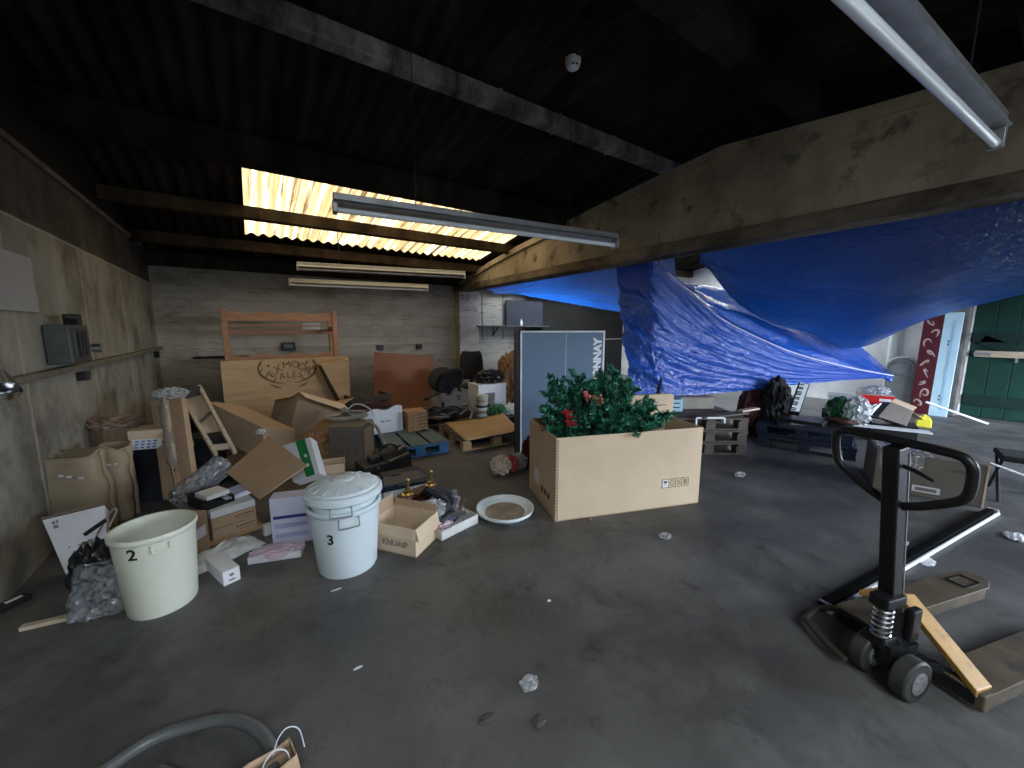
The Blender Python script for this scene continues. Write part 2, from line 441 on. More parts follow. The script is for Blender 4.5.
def back_build(nt, b, L):
    tc = N(nt, 'ShaderNodeTexCoord').outputs['Object']
    s = N(nt, 'ShaderNodeSeparateXYZ'); L.new(tc, s.inputs[0])
    cv = nt.nodes.new('ShaderNodeCombineXYZ'); L.new(s.outputs['X'], cv.inputs[0]); L.new(s.outputs['Z'], cv.inputs[1])
    br = N(nt, 'ShaderNodeTexBrick', Scale=1.0); br.inputs['Brick Width'].default_value = 1.4; br.inputs['Row Height'].default_value = .215
    br.inputs['Mortar Size'].default_value = .006; br.inputs['Mortar Smooth'].default_value = .4
    br.inputs['Color1'].default_value = (.43,.41,.36,1); br.inputs['Color2'].default_value = (.49,.465,.405,1)
    br.inputs['Mortar'].default_value = (.33,.31,.27,1)
    L.new(cv.outputs[0], br.inputs['Vector'])
    blot = noise_of(nt, vec_scaled(nt, tc, (.7,1,1.6)), 1.5, 9, .68); fine = noise_of(nt, tc, 9, 8, .7)
    c = mixc(nt, ramp(nt, blot, [(.44, 0.0), (.7, .6)]), br.outputs['Color'], (.17,.152,.12))
    flake = noise_of(nt, vec_scaled(nt, tc, (.5,1,3.2)), 2.6, 8, .7)
    c = mixc(nt, ramp(nt, flake, [(.585, 0.0), (.62, .55), (.66, 0.0)]), c, (.09,.075,.05))
    c = mixc(nt, ramp(nt, fine, [(.6, 0.0), (.8, .4)]), c, (.1,.09,.07))
    # soot settled along the top courses, darker brown along the foot of the wall, with ragged edges
    rag = mathn(nt, 'MULTIPLY', mathn(nt, 'SUBTRACT', blot, .5), 1.1)
    top = mathn(nt, 'ADD', s.outputs['Z'], rag)
    c = mixc(nt, ramp(nt, mathn(nt, 'DIVIDE', top, 3.0), [(.68, 0.0), (.9, .72)]), c, (.06,.055,.047))
    c = mixc(nt, ramp(nt, mathn(nt, 'ADD', s.outputs['Z'], rag), [(.35, .75), (.75, 0.0)]), c, (.06,.045,.033))
    # the right bay turns near black, its shade put into the colour
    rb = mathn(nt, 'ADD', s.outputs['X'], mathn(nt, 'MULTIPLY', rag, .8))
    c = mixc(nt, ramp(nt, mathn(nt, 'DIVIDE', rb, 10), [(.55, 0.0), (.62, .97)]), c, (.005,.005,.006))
    L.new(c, b.inputs['Base Color']); b.inputs['Roughness'].default_value = .85; b.inputs['Specular IOR Level'].default_value = .25
    bump_of(nt, b, mathn(nt, 'ADD', mathn(nt, 'MULTIPLY', br.outputs['Fac'], -1.0), fine), .35, .012)
wall_back_m = room_mat('painted_blockwork', back_build)

def side_build(nt, b, L):
    tc = N(nt, 'ShaderNodeTexCoord').outputs['Object']
    c = ramp(nt, noise_of(nt, tc, 1.3, 8, .65), [(.35, (.5,.51,.51)), (.6, (.78,.8,.8))])
    c = mixc(nt, ramp(nt, noise_of(nt, tc, 5, 8, .7), [(.56, 0.0), (.75, .5)]), c, (.16,.15,.14))
    L.new(c, b.inputs['Base Color']); b.inputs['Roughness'].default_value = .8
wall_right_m = room_mat('whitewashed_wall', side_build)

def soot_build(base, light):
    def f(nt, b, L):
        tc = N(nt, 'ShaderNodeTexCoord').outputs['Object']
        st = noise_of(nt, vec_scaled(nt, tc, (3.0,.5,1)), 1.6, 7, .65)
        c = ramp(nt, st, [(.35, base), (.66, light)])
        c = mixc(nt, ramp(nt, noise_of(nt, tc, 1.1, 8, .7), [(.45, 0.0), (.65, .75)]), c, (.006,.006,.006))
        L.new(c, b.inputs['Base Color']); b.inputs['Roughness'].default_value = 1; b.inputs['Specular IOR Level'].default_value = .04
    return f
roof_m = room_mat('sooty_roof_sheets', soot_build((.014,.0125,.011), (.05,.043,.036)))
purlin_m = room_mat('sooty_purlins', soot_build((.018,.016,.014), (.05,.042,.034)))
lag_m = room_mat('whitewashed_purlin', soot_build((.06,.056,.05), (.36,.34,.31)))
purlin_tan_m = room_mat('rusty_purlins', soot_build((.035,.026,.017), (.1,.07,.043)))

def beam_build(nt, b, L):
    tc = N(nt, 'ShaderNodeTexCoord').outputs['Object']
    c = ramp(nt, noise_of(nt, vec_scaled(nt, tc, (1,1.5,1)), 1.4, 8, .65), [(.32, (.22,.185,.14)), (.55, (.36,.31,.235)), (.72, (.45,.395,.3))])
    c = mixc(nt, ramp(nt, noise_of(nt, tc, 3.2, 7, .62), [(.56, 0.0), (.68, .85)]), c, (.05,.042,.035))
    c = mixc(nt, ramp(nt, noise_of(nt, vec_scaled(nt, tc, (1,4,.6)), 4, 7, .7), [(.58, 0.0), (.75, .5)]), c, (.1,.08,.055))
    L.new(c, b.inputs['Base Color']); b.inputs['Roughness'].default_value = .85; b.inputs['Specular IOR Level'].default_value = .2
    bump_of(nt, b, noise_of(nt, tc, 20, 8, .7), .25, .008)
beam_m = room_mat('concrete_rafter', beam_build)

# walls
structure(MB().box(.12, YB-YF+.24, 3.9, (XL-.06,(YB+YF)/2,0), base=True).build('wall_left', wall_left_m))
structure(MB().box(XR-XL, .12, 3.4, ((XL+XR)/2,YB+.06,0), base=True).build('wall_back', wall_back_m))
DY0, DY1, DZ = -1.1, 1.0, 2.75                # green door opening in the right wall
wr = MB()
wr.box(.14, YB-DY1, 3.9, (XR+.07,(YB+DY1)/2,0), base=True).box(.14, DY0-YF, 3.9, (XR+.07,(DY0+YF)/2,0), base=True)
wr.box(.14, DY1-DY0, 3.9-DZ, (XR+.07,(DY0+DY1)/2,DZ), base=True)
structure(wr.build('wall_right', wall_right_m))
OX0, OX1, OZ = 5.2, 9.6, 2.3                 # the open roller door behind the camera, daylight comes in here
wf = MB()
wf.box(OX0-XL, .14, 3.9, ((OX0+XL)/2,YF-.07,0), base=True).box(XR-OX1, .14, 3.9, ((OX1+XR)/2,YF-.07,0), base=True)
wf.box(OX1-OX0, .14, 3.9-OZ, ((OX0+OX1)/2,YF-.07,OZ), base=True)
structure(wf.build('wall_front', wall_right_m))

# corrugated roof, with translucent sheets and added fill lights let into it
def sheet(x0, x1, y0, y1):
    m = MB(); n = max(4, int((x1-x0)/.0183)); k = max(1, int((y1-y0)/.8))
    m.grid(lambda u, v: (x0+(x1-x0)*u, y0+(y1-y0)*v, roof_z(y0+(y1-y0)*v)+.02*math.sin((x0+(x1-x0)*u)*2*PI/.146)), n, k)
    return m
SKY = [(.1,4.0,4.83,6.98), (5.2,8.2,5.6,7.7), (-1.0,1.3,-3.1,-1.0), (8.3,9.6,2.5,5.0)]  # last two are unseen glowing sheets, added as fill light
def roof_side(y0, y1, name):
    lights = [s for s in SKY if y0 <= s[2] < y1]
    xs = sorted(set([XL, XR]+[v for s in lights for v in s[:2]]))
    m = MB()
    for a, b in zip(xs, xs[1:]):
        h = [s for s in lights if s[0] <= a < s[1]]
        if h:
            m2 = sheet(a, b, y0, h[0][2]); m3 = sheet(a, b, h[0][3], y1)
            m.add(m2.v, m2.f); m.add(m3.v, m3.f)
        else:
            m2 = sheet(a, b, y0, y1); m.add(m2.v, m2.f)
    structure(m.build(name, roof_m, smooth=True))
roof_side(YRIDGE, YB+.1, 'ceiling')
roof_side(YF-.1, YRIDGE, 'ceiling.001')

structure(MB().prism([(XL-.1,YRIDGE-.3,roof_z(YRIDGE-.3)+.03),(XL-.1,YRIDGE,roof_z(YRIDGE)+.045),(XL-.1,YRIDGE+.3,roof_z(YRIDGE+.3)+.03),(XL-.1,YRIDGE+.3,roof_z(YRIDGE+.3)+.08),(XL-.1,YRIDGE,roof_z(YRIDGE)+.1),(XL-.1,YRIDGE-.3,roof_z(YRIDGE-.3)+.08)], (XR-XL+.3,0,0)).build('trim_16', roof_m))

def roof_light(strength, col):
    def f(nt, b, L):
        tc = N(nt, 'ShaderNodeTexCoord').outputs['Object']
        st = noise_of(nt, vec_scaled(nt, tc, (17,.4,1)), 1.0, 7, .7)
        dirt = noise_of(nt, tc, 2.2, 8, .7)
        s = N(nt, 'ShaderNodeSeparateXYZ'); L.new(tc, s.inputs[0])
        wv = mathn(nt, 'SINE', mathn(nt, 'MULTIPLY', s.outputs['X'], 2*PI/.146))
        c = ramp(nt, st, [(.38, (.016,.01,.005)), (.47, (.07,.05,.025)), (.53, (.17,.15,.1)), (.62, (.5,.485,.42))])
        c = mixc(nt, ramp(nt, dirt, [(.5, 0.0), (.68, .6)]), c, (.16,.11,.055))
        c = mixc(nt, ramp(nt, wv, [(.0, .6), (.6, 0.0)]), c, (.17,.13,.07))
        L.new(c, b.inputs['Base Color']); b.inputs['Roughness'].default_value = .5
        L.new(mixc(nt, 1.0, c, col, 'MULTIPLY'), b.inputs['Emission Color']); b.inputs['Emission Strength'].default_value = strength
    return f
sky_front_m = room_mat('daylit_roof_sheet', roof_light(SKYLIGHT, (1,.93,.8)))
def clear_light(nt, b, L):
    tc = N(nt, 'ShaderNodeTexCoord').outputs['Object']
    c = ramp(nt, noise_of(nt, vec_scaled(nt, tc, (9,.35,1)), 1.0, 7, .7), [(.33, (.45,.47,.5)), (.6, (.86,.94,1.0))])
    L.new(c, b.inputs['Base Color']); L.new(c, b.inputs['Emission Color']); b.inputs['Emission Strength'].default_value = SIDELIGHT
sky_side_m = room_mat('daylit_or_fill_sheet', clear_light)  # also the glow of the added, unseen fill sheets
for i, s in enumerate(SKY):
    o = structure(sheet(*s).build('window_or_fill_%d' % (i+1), sky_front_m if i in (0,) else sky_side_m, smooth=True))
# purlins
def purlin(n, y, w, h, m, x0=XL, x1=XR, drop=.03):
    structure(MB().box(x1-x0, w, h, ((x0+x1)/2,y,roof_z(y)-h-drop), base=True).build('trim_%d' % n, m, bevel=.01))
purlin(1, 8.05, .22, .2, purlin_m)
purlin(2, 7.22, .13, .15, purlin_tan_m)
purlin(3, 6.02, .13, .15, purlin_tan_m)
purlin(4, 4.55, .2, .24, purlin_m)
pz = roof_z(3.0)-.13
pp = MB()
pp.box(XR-XL, .13, .13, ((XL+XR)/2,3.0,pz))
for x in (1.9, 2.55, 3.3): pp.box(.03, .15, .15, (x,3.0,pz))
structure(pp.build('trim_5', lag_m, bevel=.03))
purlin(6, 1.55, .18, .2, purlin_m)
purlin(7, .3, .16, .2, purlin_m)
purlin(8, -1.0, .16, .2, purlin_m)
# portal rafters: web with a top and a bottom flange, haunched towards the ridge
RT = [(8.2,2.42),(6.7,2.72),(5.66,2.87),(4.2,3.03),(2.95,3.16),(2.2,3.22),(1.1,3.1),(.4,3.04),(-3.5,2.5)]
flange_m = room_mat('sooty_flange', soot_build((.06,.05,.04), (.3,.25,.19)))
def rafter(n, x, m, w=.26):
    b = MB()
    structure(MB().box(w+.05, 8.2+3.5, .125, (x+w/2-.02,2.35,2.285), base=True).build('trim_%d' % (n+8), flange_m, bevel=.012))
    b.prism([(x+.045,y,2.3) for y in (8.2,-3.5)]+[(x+.045,y,z) for y, z in reversed(RT)], (w-.09,0,0))
    for (ya, za), (yb, zb) in zip(RT, RT[1:]):
        b.prism([(x,ya,za-.07),(x,yb,zb-.07),(x,yb,zb+.02),(x,ya,za+.02)], (w,0,0))
    structure(b.build('trim_%d' % n, m))
rafter(9, 4.02, beam_m)
structure(MB().box(.03, YB-YF, .05, (XL+.012,(YB+YF)/2,2.63), base=True).build('trim_10', mat('sooty_ledge', (.1,.09,.075), .9, var=.4), bevel=.006))
col = MB().box(.5, .24, 2.3, (4.27,8.1,0), base=True)
structure(col.build('trim_11', wall_back_m, bevel=.012))
bolts = MB()
for dx in (-.12, .02):
    for dz in (2.12, 2.2): bolts.cyl((4.22+dx,7.985,dz), (4.22+dx,7.965,dz), .018, seg=10)
solo('bolt_set', bolts, black_ink, 'four dark bolts at the top of the pale column under the rafter end', 'bolts')
# conduits along the walls
structure(MB().bar((XL+.035,YF,1.15), (XL+.035,YB-.02,1.15), .06, .045).build('trim_12', mat('old_conduit', (.16,.145,.11), .6, var=.35, scale=4), bevel=.008))
structure(MB().bar((XL,YB-.012,1.14), (XR,YB-.012,1.14), .022, .022).build('trim_13', mat('white_conduit', (.45,.43,.38), .5, var=.2), bevel=.004))

# green plank door with its braces, in the right wall
dl = MB(); k = 9; w_ = (DY1-DY0)/k
dl.box(.02, DY1-DY0, DZ, (XR+.06,(DY0+DY1)/2,0), base=True)
for i in range(k): dl.box(.05, w_-.008, DZ-.02, (XR+.03,DY0+w_*(i+.5),.01), base=True)
door = structure(dl.build('door_1', green_paint, bevel=.004))
br = MB()
for z in (.28, 1.32, 2.35): br.bar((XR-.01,DY0+.02,z), (XR-.01,DY1-.02,z), .03, .16)
br.bar((XR-.01,DY1-.12,1.28), (XR-.01,DY0+.1,.36), .03, .15); br.bar((XR-.01,DY1-.12,2.3), (XR-.01,DY0+.1,1.42), .03, .15)
o = br.build('door_brace', mat('green_brace_paint', (.003,.022,.018), .55, var=.25), door)
lb = MB().bar((XR-.045,.93,1.05), (XR-.045,.22,1.05), .03, .1)
o = lb.build('lock_bar', pale_wood, door, bevel=.004); o['label'] = 'pale wooden bar across the door'
lb = MB().bar((XR-.045,.94,1.05), (XR-.045,.76,1.05), .045, .05); lb.bar((XR-.05,.5,1.0), (XR-.05,.5,.93), .03, .03); lb.build('bracket', galv, door)
# stone pier and white boards beside the door
structure(MB().box(.3, .3, 2.9, (XR-.1,DY1+.17,0), base=True).build('trim_14', stone, bevel=.02))

# ------------------------------------------------------------------ bins, dish and small boxes in front of the pile
def bin_shell(r0, r1, h, t=.005, lip=.014):
    return MB().lathe([(r0*.96,0),(r0,.012),(r1,h-.035),(r1+lip*.5,h-.032),(r1+lip,h-.022),(r1+lip,h-.006),(r1+lip*.6,h),(r1-t,h-.002),(r1-t-.002,h-.03),(r0-t,.02),(0.0,.02)], 56)
def wrap_text(txt, size, r_at, ang, z):
    m = MB().text(txt, size, Matrix(), depth=.0, bold=.0022)
    m.v = [V(((r_at(z+p.y)+.0025)*math.cos(ang+p.x/r_at(z)), (r_at(z+p.y)+.0025)*math.sin(ang+p.x/r_at(z)), z+p.y)) for p in m.v]
    return m
def wrap_handle(r_at, ang, z, half, drop, out=.02, rad=.004, n=7):
    """bail handle following the wall of a bin"""
    pts = []
    def at(da, zz, o): r = r_at(zz)+o; return (r*math.cos(ang+da), r*math.sin(ang+da), zz)
    pts.append(at(-half, z, 0)); pts.append(at(-half, z-.008, out))
    for i in range(n): pts.append(at(-half+2*half*i/(n-1), z-drop, out*1.1))
    pts.append(at(half, z-.008, out)); pts.append(at(half, z, 0))
    return smooth_path(pts, 3)

bx, by = -.478, 2.61
t = thing('plastic_bin', 'open cream plastic bin marked with a black 2', 'bin', (bx,by,0))
ra = lambda z: .145+(.168-.145)*z/.44
bin_shell(.145, .168, .44, lip=.01).build('bin_body', bin_cream, t, smooth=True)
a0, z0 = 4.320, 0.380
wrap_text('2', .08, ra, a0, min(z0, .365)).build('number', black_ink, t)
a0, z0 = 4.983, 0.420
g = MB()
for s_ in (-1, 1):
    g.tube([((ra(z)+.006)*math.cos(a0+s_*.2), (ra(z)+.006)*math.sin(a0+s_*.2), z) for z in (.36,.38,.397)], .006)
g.tube([((ra(.36)+.006)*math.cos(a0-.2+.4*i/8), (ra(.36)+.006)*math.sin(a0-.2+.4*i/8), .36) for i in range(9)], .006)
g.build('grip', bin_cream, t, smooth=True)
g = MB().cyl((0,.166,.38), (0,.155,.38), .02, .016, 16); g.build('spout', bin_cream, t, smooth=True)

bx, by = .414, 2.417
t = thing('plastic_bin', 'white plastic bin marked with a black 3, lower of two nested bins', 'bin', (bx,by,0))
rb = lambda z: .17+(.2-.17)*z/.42
bin_shell(.17, .2, .42).build('bin_body', bin_white, t, smooth=True)
a0, z0 = 4.075, 0.260
wrap_text('3', .085, rb, a0, z0).build('number', black_ink, t)
a1, z1 = 4.625, 0.380
MB().tube(wrap_handle(rb, a1, .385, .25, .05), .004, 6).build('wire_handle', galv, t, smooth=True)
t = thing('plastic_bin', 'lidded white bin nested inside the bin marked 3', 'bin', (bx,by,.137))
rc = lambda z: .155+(.192-.155)*z/.36
bin_shell(.155, .19, .345, lip=.02).build('bin_body', bin_white, t, smooth=True)
MB().tube(wrap_handle(lambda z: .212, a1-.18, .322, .25, .05, .012), .004, 6).build('wire_handle', galv, t, smooth=True)
ld = MB().lathe([(.214,.325),(.222,.33),(.222,.362),(.216,.37),(.2,.374),(.192,.385),(.12,.415),(.075,.42),(.07,.412),(.02,.41),(0,.41)], 56)
ld.build('lid', bin_white, t, smooth=True, angle=30)
rbs = MB()
for k in range(16):
    a = 2*PI*k/16
    rbs.bar((.19*math.cos(a),.19*math.sin(a),.388), (.085*math.cos(a),.085*math.sin(a),.421), .006, .006)
rbs.build('lid_ribs', bin_white, t)
MB().lathe([(.022,.412),(.07,.412),(.072,.424),(.066,.428),(.026,.428)], 40).build('lid_grip', bin_white, t, smooth=True)

t = thing('bucket_lid', 'white round bucket lid lying upside down on the floor', 'lid', (1.59,2.421,0))
MB().lathe([(.185,.0),(.19,.004),(.218,.03),(.229,.034),(.229,.05),(.222,.052),(.214,.048),(.2,.026),(.19,.024),(.186,.014),(.16,.01),(0,.01)], 64).build('lid_body', white_plastic, t, smooth=True, angle=30)
MB().lathe([(.16,.0102),(.158,.0125),(0,.0125)], 48).build('dirt', mat('dried_grime', (.3,.25,.2), .8, var=.35, scale=7), t)

# big carton with the artificial tree
A, B = ((1.820, 2.080)), ((3.025, 1.646))
w_, rz_, lc = boxloc(A, B, .66)
BW, BD, BH = w_, .66, .655
t = thing('cardboard_box', 'large open kraft cardboard box holding the artificial tree', 'box', lc, rz_)
big = t
carton_walls(BW, BD, BH, .008).build('carton_body', kraft_light, t)
c_ = MB()
for i in range(26): c_.box(.012, .012, .018, (-BW/2+.014,-BD/2+.002,.02+i*.0245))
c_.build('corner_seam', kraft_edge, t)
lbl = MB(); yq = -BD/2-.0012; x0 = BW/2-.36; z0 = .17; s_ = .062
for i in range(4):
    xa = x0+i*s_
    for q in ((xa,z0,xa+s_,z0),(xa,z0+s_*1.15,xa+s_,z0+s_*1.15),(xa,z0,xa,z0+s_*1.15)): lbl.bar((q[0],yq,q[1]), (q[2],yq,q[3]), .002, .003)
lbl.bar((x0+4*s_,yq,z0), (x0+4*s_,yq,z0+s_*1.15), .002, .003)
ym = z0+s_*.58
lbl.box(.03,.002,.02,(x0+s_*.5,yq-.001,ym+.012)).box(.012,.002,.008,(x0+s_*.5,yq-.001,ym-.012))
lbl.tube([(x0+s_*1.5+.016*math.cos(a*PI/6),yq,ym+.02*math.sin(a*PI/6)) for a in range(12)], .0016, 5, True)
lbl.box(.02,.002,.003,(x0+s_*1.5,yq,ym-.026)).box(.012,.002,.003,(x0+s_*1.5,yq,ym+.027))
lbl.tube([(x0+s_*2.5+.018*math.cos(a*PI/6),yq,ym-.012+.008*math.sin(a*PI/6)) for a in range(12)], .0016, 5, True)
lbl.bar((x0+s_*2.5-.016,yq,ym+.024),(x0+s_*2.5,yq,ym-.002),.002,.003).bar((x0+s_*2.5+.016,yq,ym+.024),(x0+s_*2.5,yq,ym-.002),.002,.003)
lbl.box(.008,.002,.046,(x0+s_*3.36,yq,ym)).box(.008,.002,.046,(x0+s_*3.66,yq,ym))
lbl.build('care_symbols', brown_ink, t)
MB().box(s_*.86,.0012,s_*1.0,(x0+s_*.5,yq+.0007,ym)).build('label_patch', white_card, t)
sl = MB().box(.0015, .12, .13, (-BW/2-.0008,.12,.2)); sl.build('side_label', white_card, t)
sl = MB()
for i in range(3): sl.box(.0015, .05, .05, (-BW/2-.0008,-.03-.075*i,.14))
sl.build('side_print', brown_ink, t)
Mx = Matrix.Translation(lc) @ Matrix.Rotation(rz_, 4, 'Z')
def inbox(x, y, z): return Mx @ V((x, y, z))
# artificial tree, its branches standing out of the carton
tr = thing('artificial_tree', 'green artificial christmas tree branches poking out of the big carton', 'christmas tree', inbox(-.33,.02,.02), rz_)
MB().tube([(0,0,0),(.02,0,.4),(.0,0,.62)], .012, 8).build('stem', mat('tree_stem', (.03,.035,.02), .7), tr)
def needle_branch(p0, p1, rad, n, seed, curl=.04):
    rnd = random.Random(seed); p0, p1 = V(p0), V(p1); m = MB(); tips = MB()
    d = p1-p0; side = d.cross(V((0,0,1)))
    if side.length < 1e-4: side = V((1,0,0))
    side.normalize(); up2 = side.cross(d).normalized()
    path = [p0+d*t_+up2*curl*math.sin(t_*PI) for t_ in [i/6 for i in range(7)]]
    m.tube(path, .0035, 5)
    dn = d.normalized()
    for i in range(n):
        t_ = rnd.random()**.8; f = t_*6; j = min(5, int(f)); q = path[j].lerp(path[j+1], f-j)
        a = rnd.random()*2*PI; out = side*math.cos(a)+up2*math.sin(a)
        dr = (out+dn*(.55+.5*rnd.random())).normalized()
        ln = rad*(.65+.5*rnd.random())*(1-.3*t_)
        wv = dr.cross(V((rnd.random()-.5, rnd.random()-.5, rnd.random()-.5))).normalized()*.0058
        e = q+dr*ln; k = q.lerp(e, .6)
        tgt = tips if rnd.random() < .42 else m
        tgt.add([q-wv*.6, k-wv, e, k+wv, q+wv*.6], [(0,1,2,3,4)])
    return m, tips
rnd = random.Random(11)
def tree_branch(p0, p1, rad=.05, n=150, subs=5):
    seed = rnd.randint(0, 99999); m, tp = needle_branch(p0, p1, rad, n, seed)
    P0, P1 = V(p0), V(p1); d = P1-P0
    for i in range(subs):
        f = .35+.55*i/max(1, subs-1); s_ = (-1)**i
        sd = d.cross(V((rnd.uniform(-.5,.5), rnd.uniform(-.5,.5), 1))).normalized()
        e = P0+d*f+(sd*s_*.6+d.normalized()*.75).normalized()*d.length*.42*(1.1-.5*f)
        a, b = needle_branch(P0+d*f, e, rad*.9, n//2, seed+i+1, .015); m.add(a.v, a.f); tp.add(b.v, b.f)
    o = m.build('branch', fir_green, tr); tp.build('pale_needles', fir_light, o)
TIPS = [ # tip points (box frame: x along the front, y depth, z up), two tall sprays left, a dome in the middle, sprays over the front edge
 (-.28,.1,1.02),(-.12,.06,1.06),(-.36,.05,.98),(-.02,-.02,.96),(.06,.08,.95),(.15,.1,1.03),(.22,.05,1.06),(.3,.1,1.0),(.36,.0,.93),(.28,-.05,.9),
 (.12,-.12,.92),(-.02,-.16,.86),(-.12,-.2,.8),(-.22,-.18,.74),(-.34,-.2,.72),(-.46,-.16,.72),(.05,-.24,.8),(.18,-.24,.84),(.3,-.2,.8),(.42,-.18,.78),
 (.38,-.3,.7),(.27,-.36,.66),(.12,-.3,.72),(0,-.3,.7),(.46,-.05,.8),(.5,-.28,.73),(-.15,.18,.88),(.02,.2,.9),(.2,.2,.9),(-.4,-.05,.8)]
for q in TIPS:
    q = V(q); q = V((q.x+.33-.17+.04*(q.x+.1), q.y, .66+(q.z-.66)*.93))
    st = V((q.x*.45, q.y*.3, .42+.25*max(0, q.z-.6)))
    tree_branch(st, q, .062, 210, 6)
def flower(loc, sc, seed, label):
    t = thing('artificial_flower', label, 'flower', loc, seed); rn = random.Random(seed)
    p = MB()
    for k in range(9):
        a = k*2*PI/9+rn.random()*.4; el = rn.uniform(-.2,.7); l = sc*rn.uniform(.7,1.1)
        dr = V((math.cos(a)*math.cos(el), math.sin(a)*math.cos(el), math.sin(el))); sd = V((-math.sin(a), math.cos(a), 0))*l*.3
        p.prism([V((0,0,0)), dr*l*.5+sd, dr*l, dr*l*.5-sd], (0,0,.002))
    p.build('petals', red_petal, t)
    b = MB()
    for k in range(5): b.lathe([(0,-.006),(.006,0),(0,.006)], 8, (rn.uniform(-.012,.012), rn.uniform(-.012,.012), .01))
    b.build('stamens', brass, t)
    MB().tube([(0,0,0),(.005,.005,-.12)], .003, 6).build('flower_stem', fir_green, t)
flower(inbox(-.52,-.24,.8), .075, 1, 'upper red artificial flower at the left of the tree')
flower(inbox(-.5,-.26,.73), .075, 2, 'lower red artificial flower at the left of the tree')
flower(inbox(-.62,-.1,.69), .085, 3, 'red artificial flower at the left corner of the big carton')
for i, (x, y, z, lb_) in enumerate([(-.3,-.12,.92,'left cluster of pink berries near the top of the tree'),(-.22,-.14,.9,'right cluster of pink berries near the top of the tree')]):
    b = MB(); rn = random.Random(i)
    for k in range(10):
        c0 = V((rn.uniform(-.03,.03), rn.uniform(-.03,.03), rn.uniform(-.03,.03))); b.lathe([(0,-.012),(.009,-.007),(.012,0),(.009,.007),(0,.012)], 10, c0)
        b.tube([c0, (0,0,-.06)], .002, 4)
    solo('berry_cluster', b, pink_berry, lb_, 'berries', inbox(x,y,z))
# leaflet box standing at the back of the carton
A2, B2 = inbox(.16,.12,.3), inbox(.56,.12,.3)
t = thing('cardboard_box', 'flattened kraft carton with printed lines standing inside the big carton', 'box', inbox(.47,.15,.11), rz_)
MB().prism([(-.24,0,.0),(.24,0,.0),(.245,.0,.73),(.2,.0,.742),(-.2,.0,.742),(-.235,.0,.72)], (0,.045,0)).build('carton_body', kraft_light, t, bevel=.004)
pr = MB()
for j, (n_, zz) in enumerate([(5,.665),(9,.635)]):
    for i in range(n_): pr.box(.018, .0012, .01, (-.02+i*.022,-.0008,zz+i*.0008))
pr.build('print', grey_ink, t)
sk = MB(); pts = []
for i in range(11):
    f = i/10; pts.append((f*.1+.02*f*f, 0, .25+f*.72))
for (a, b_), wd in zip(zip(pts, pts[1:]), [.05,.05,.05,.05,.05,.05,.048,.044,.038,.026]): sk.bar(a, b_, .012, wd)
solo('curved_blade', sk, black_gloss, 'black upturned blade standing behind the carton with printed lines', 'blade', inbox(.52,.25,.02), rz_)

# ------------------------------------------------------------------ the pile along the left wall
def sack(name, label, loc, rz, w, d, h, seed, group='brown paper sacks by the left wall'):
    t = thing(name, label, 'paper sack', loc, rz, group)
    rn = random.Random(seed)
    def f(u, v):
        a = u*2*PI; q = 4 + 6*v
        cx, sy = math.cos(a), math.sin(a)
        x = w/2*math.copysign(abs(cx)**.45, cx); y = d/2*math.copysign(abs(sy)**.45, sy)
        k = 1+.1*math.sin(v*PI)*(1 if v < .8 else .6)
        dz = .018*math.sin(a*2+seed)*(v**3)+.02*noise.noise(V((a, v*4, seed)))
        n = noise.noise(V((x*7, y*7, v*6+seed)))*.022*(.4+v)
        return (x*k+n, y*k+n*.6, v*h+dz*(v > .5))
    m = MB().grid(f, 44, 16); m.build('sack_body', paper_bag, t, smooth=True, solid=.006)
    MB().box(w*.9, d*.9, .02, (0,0,.02), base=True).build('sack_bottom', paper_bag, t)
    r_ = MB().tube([f(i/40, 1.0) for i in range(40)], .008, 6, True); r_.build('rolled_rim', paper_bag, t, smooth=True)
    p = MB()
    for k in range(3): p.blob(.03+.02*rn.random(), .008, .02, .4, 4, seed*7+k, (-w*.1+k*.05+.03*rn.random(), -d/2-.022, h*.78+rn.uniform(-.02,.02)), 2, base=False)
    p.build('tape_scraps', rubbish, t)
    return t
sack('paper_sack', 'wider of the two open brown paper sacks, next to the left wall', (-1.058, 3.842, 0), -.28, .3, .2, .6, 1)
sack('paper_sack', 'narrower open brown paper sack beside the black carton', (-0.927, 4.037, 0), -.32, .22, .18, .57, 5)
# crumpled kraft on top, between sacks and cartons
b = MB().blob(.36, .2, .12, .45, 2.6, 3, sharp=True)
solo('crumpled_paper', b, kraft_dark, 'crumpled brown paper lying on top of the narrower sack', 'paper', ((-1.000, 4.638, 0.597)))
# tall black carton with a kraft top and a blue white label
P_ = [-0.844, 4.295]; Q_ = [-0.666, 4.242]
w_, rz_, lc = boxloc(P_, Q_, .22)
t = thing('tall_carton', 'tall black carton with a kraft top and a white and blue label', 'box', lc, rz_)
MB().box(w_*1.25, .22, .52, base=True).build('carton_body', mat('black_card', (.011,.013,.019), .5), t, bevel=.004)
MB().box(w_*1.26, .225, .1, (0,0,.52), base=True).build('kraft_top', kraft_light, t, bevel=.003)
MB().box(w_*1.15, .003, .085, (0,-.113,.505)).build('label', white_card, t)
lb = MB()
for i in range(4):
    for j in range(3): lb.box(.025, .002, .014, (-.07+.04*i+.006*j, -.1155, .48+.025*j))
lb.build('label_print', mat('label_blue', (.12,.22,.5), .6), t)
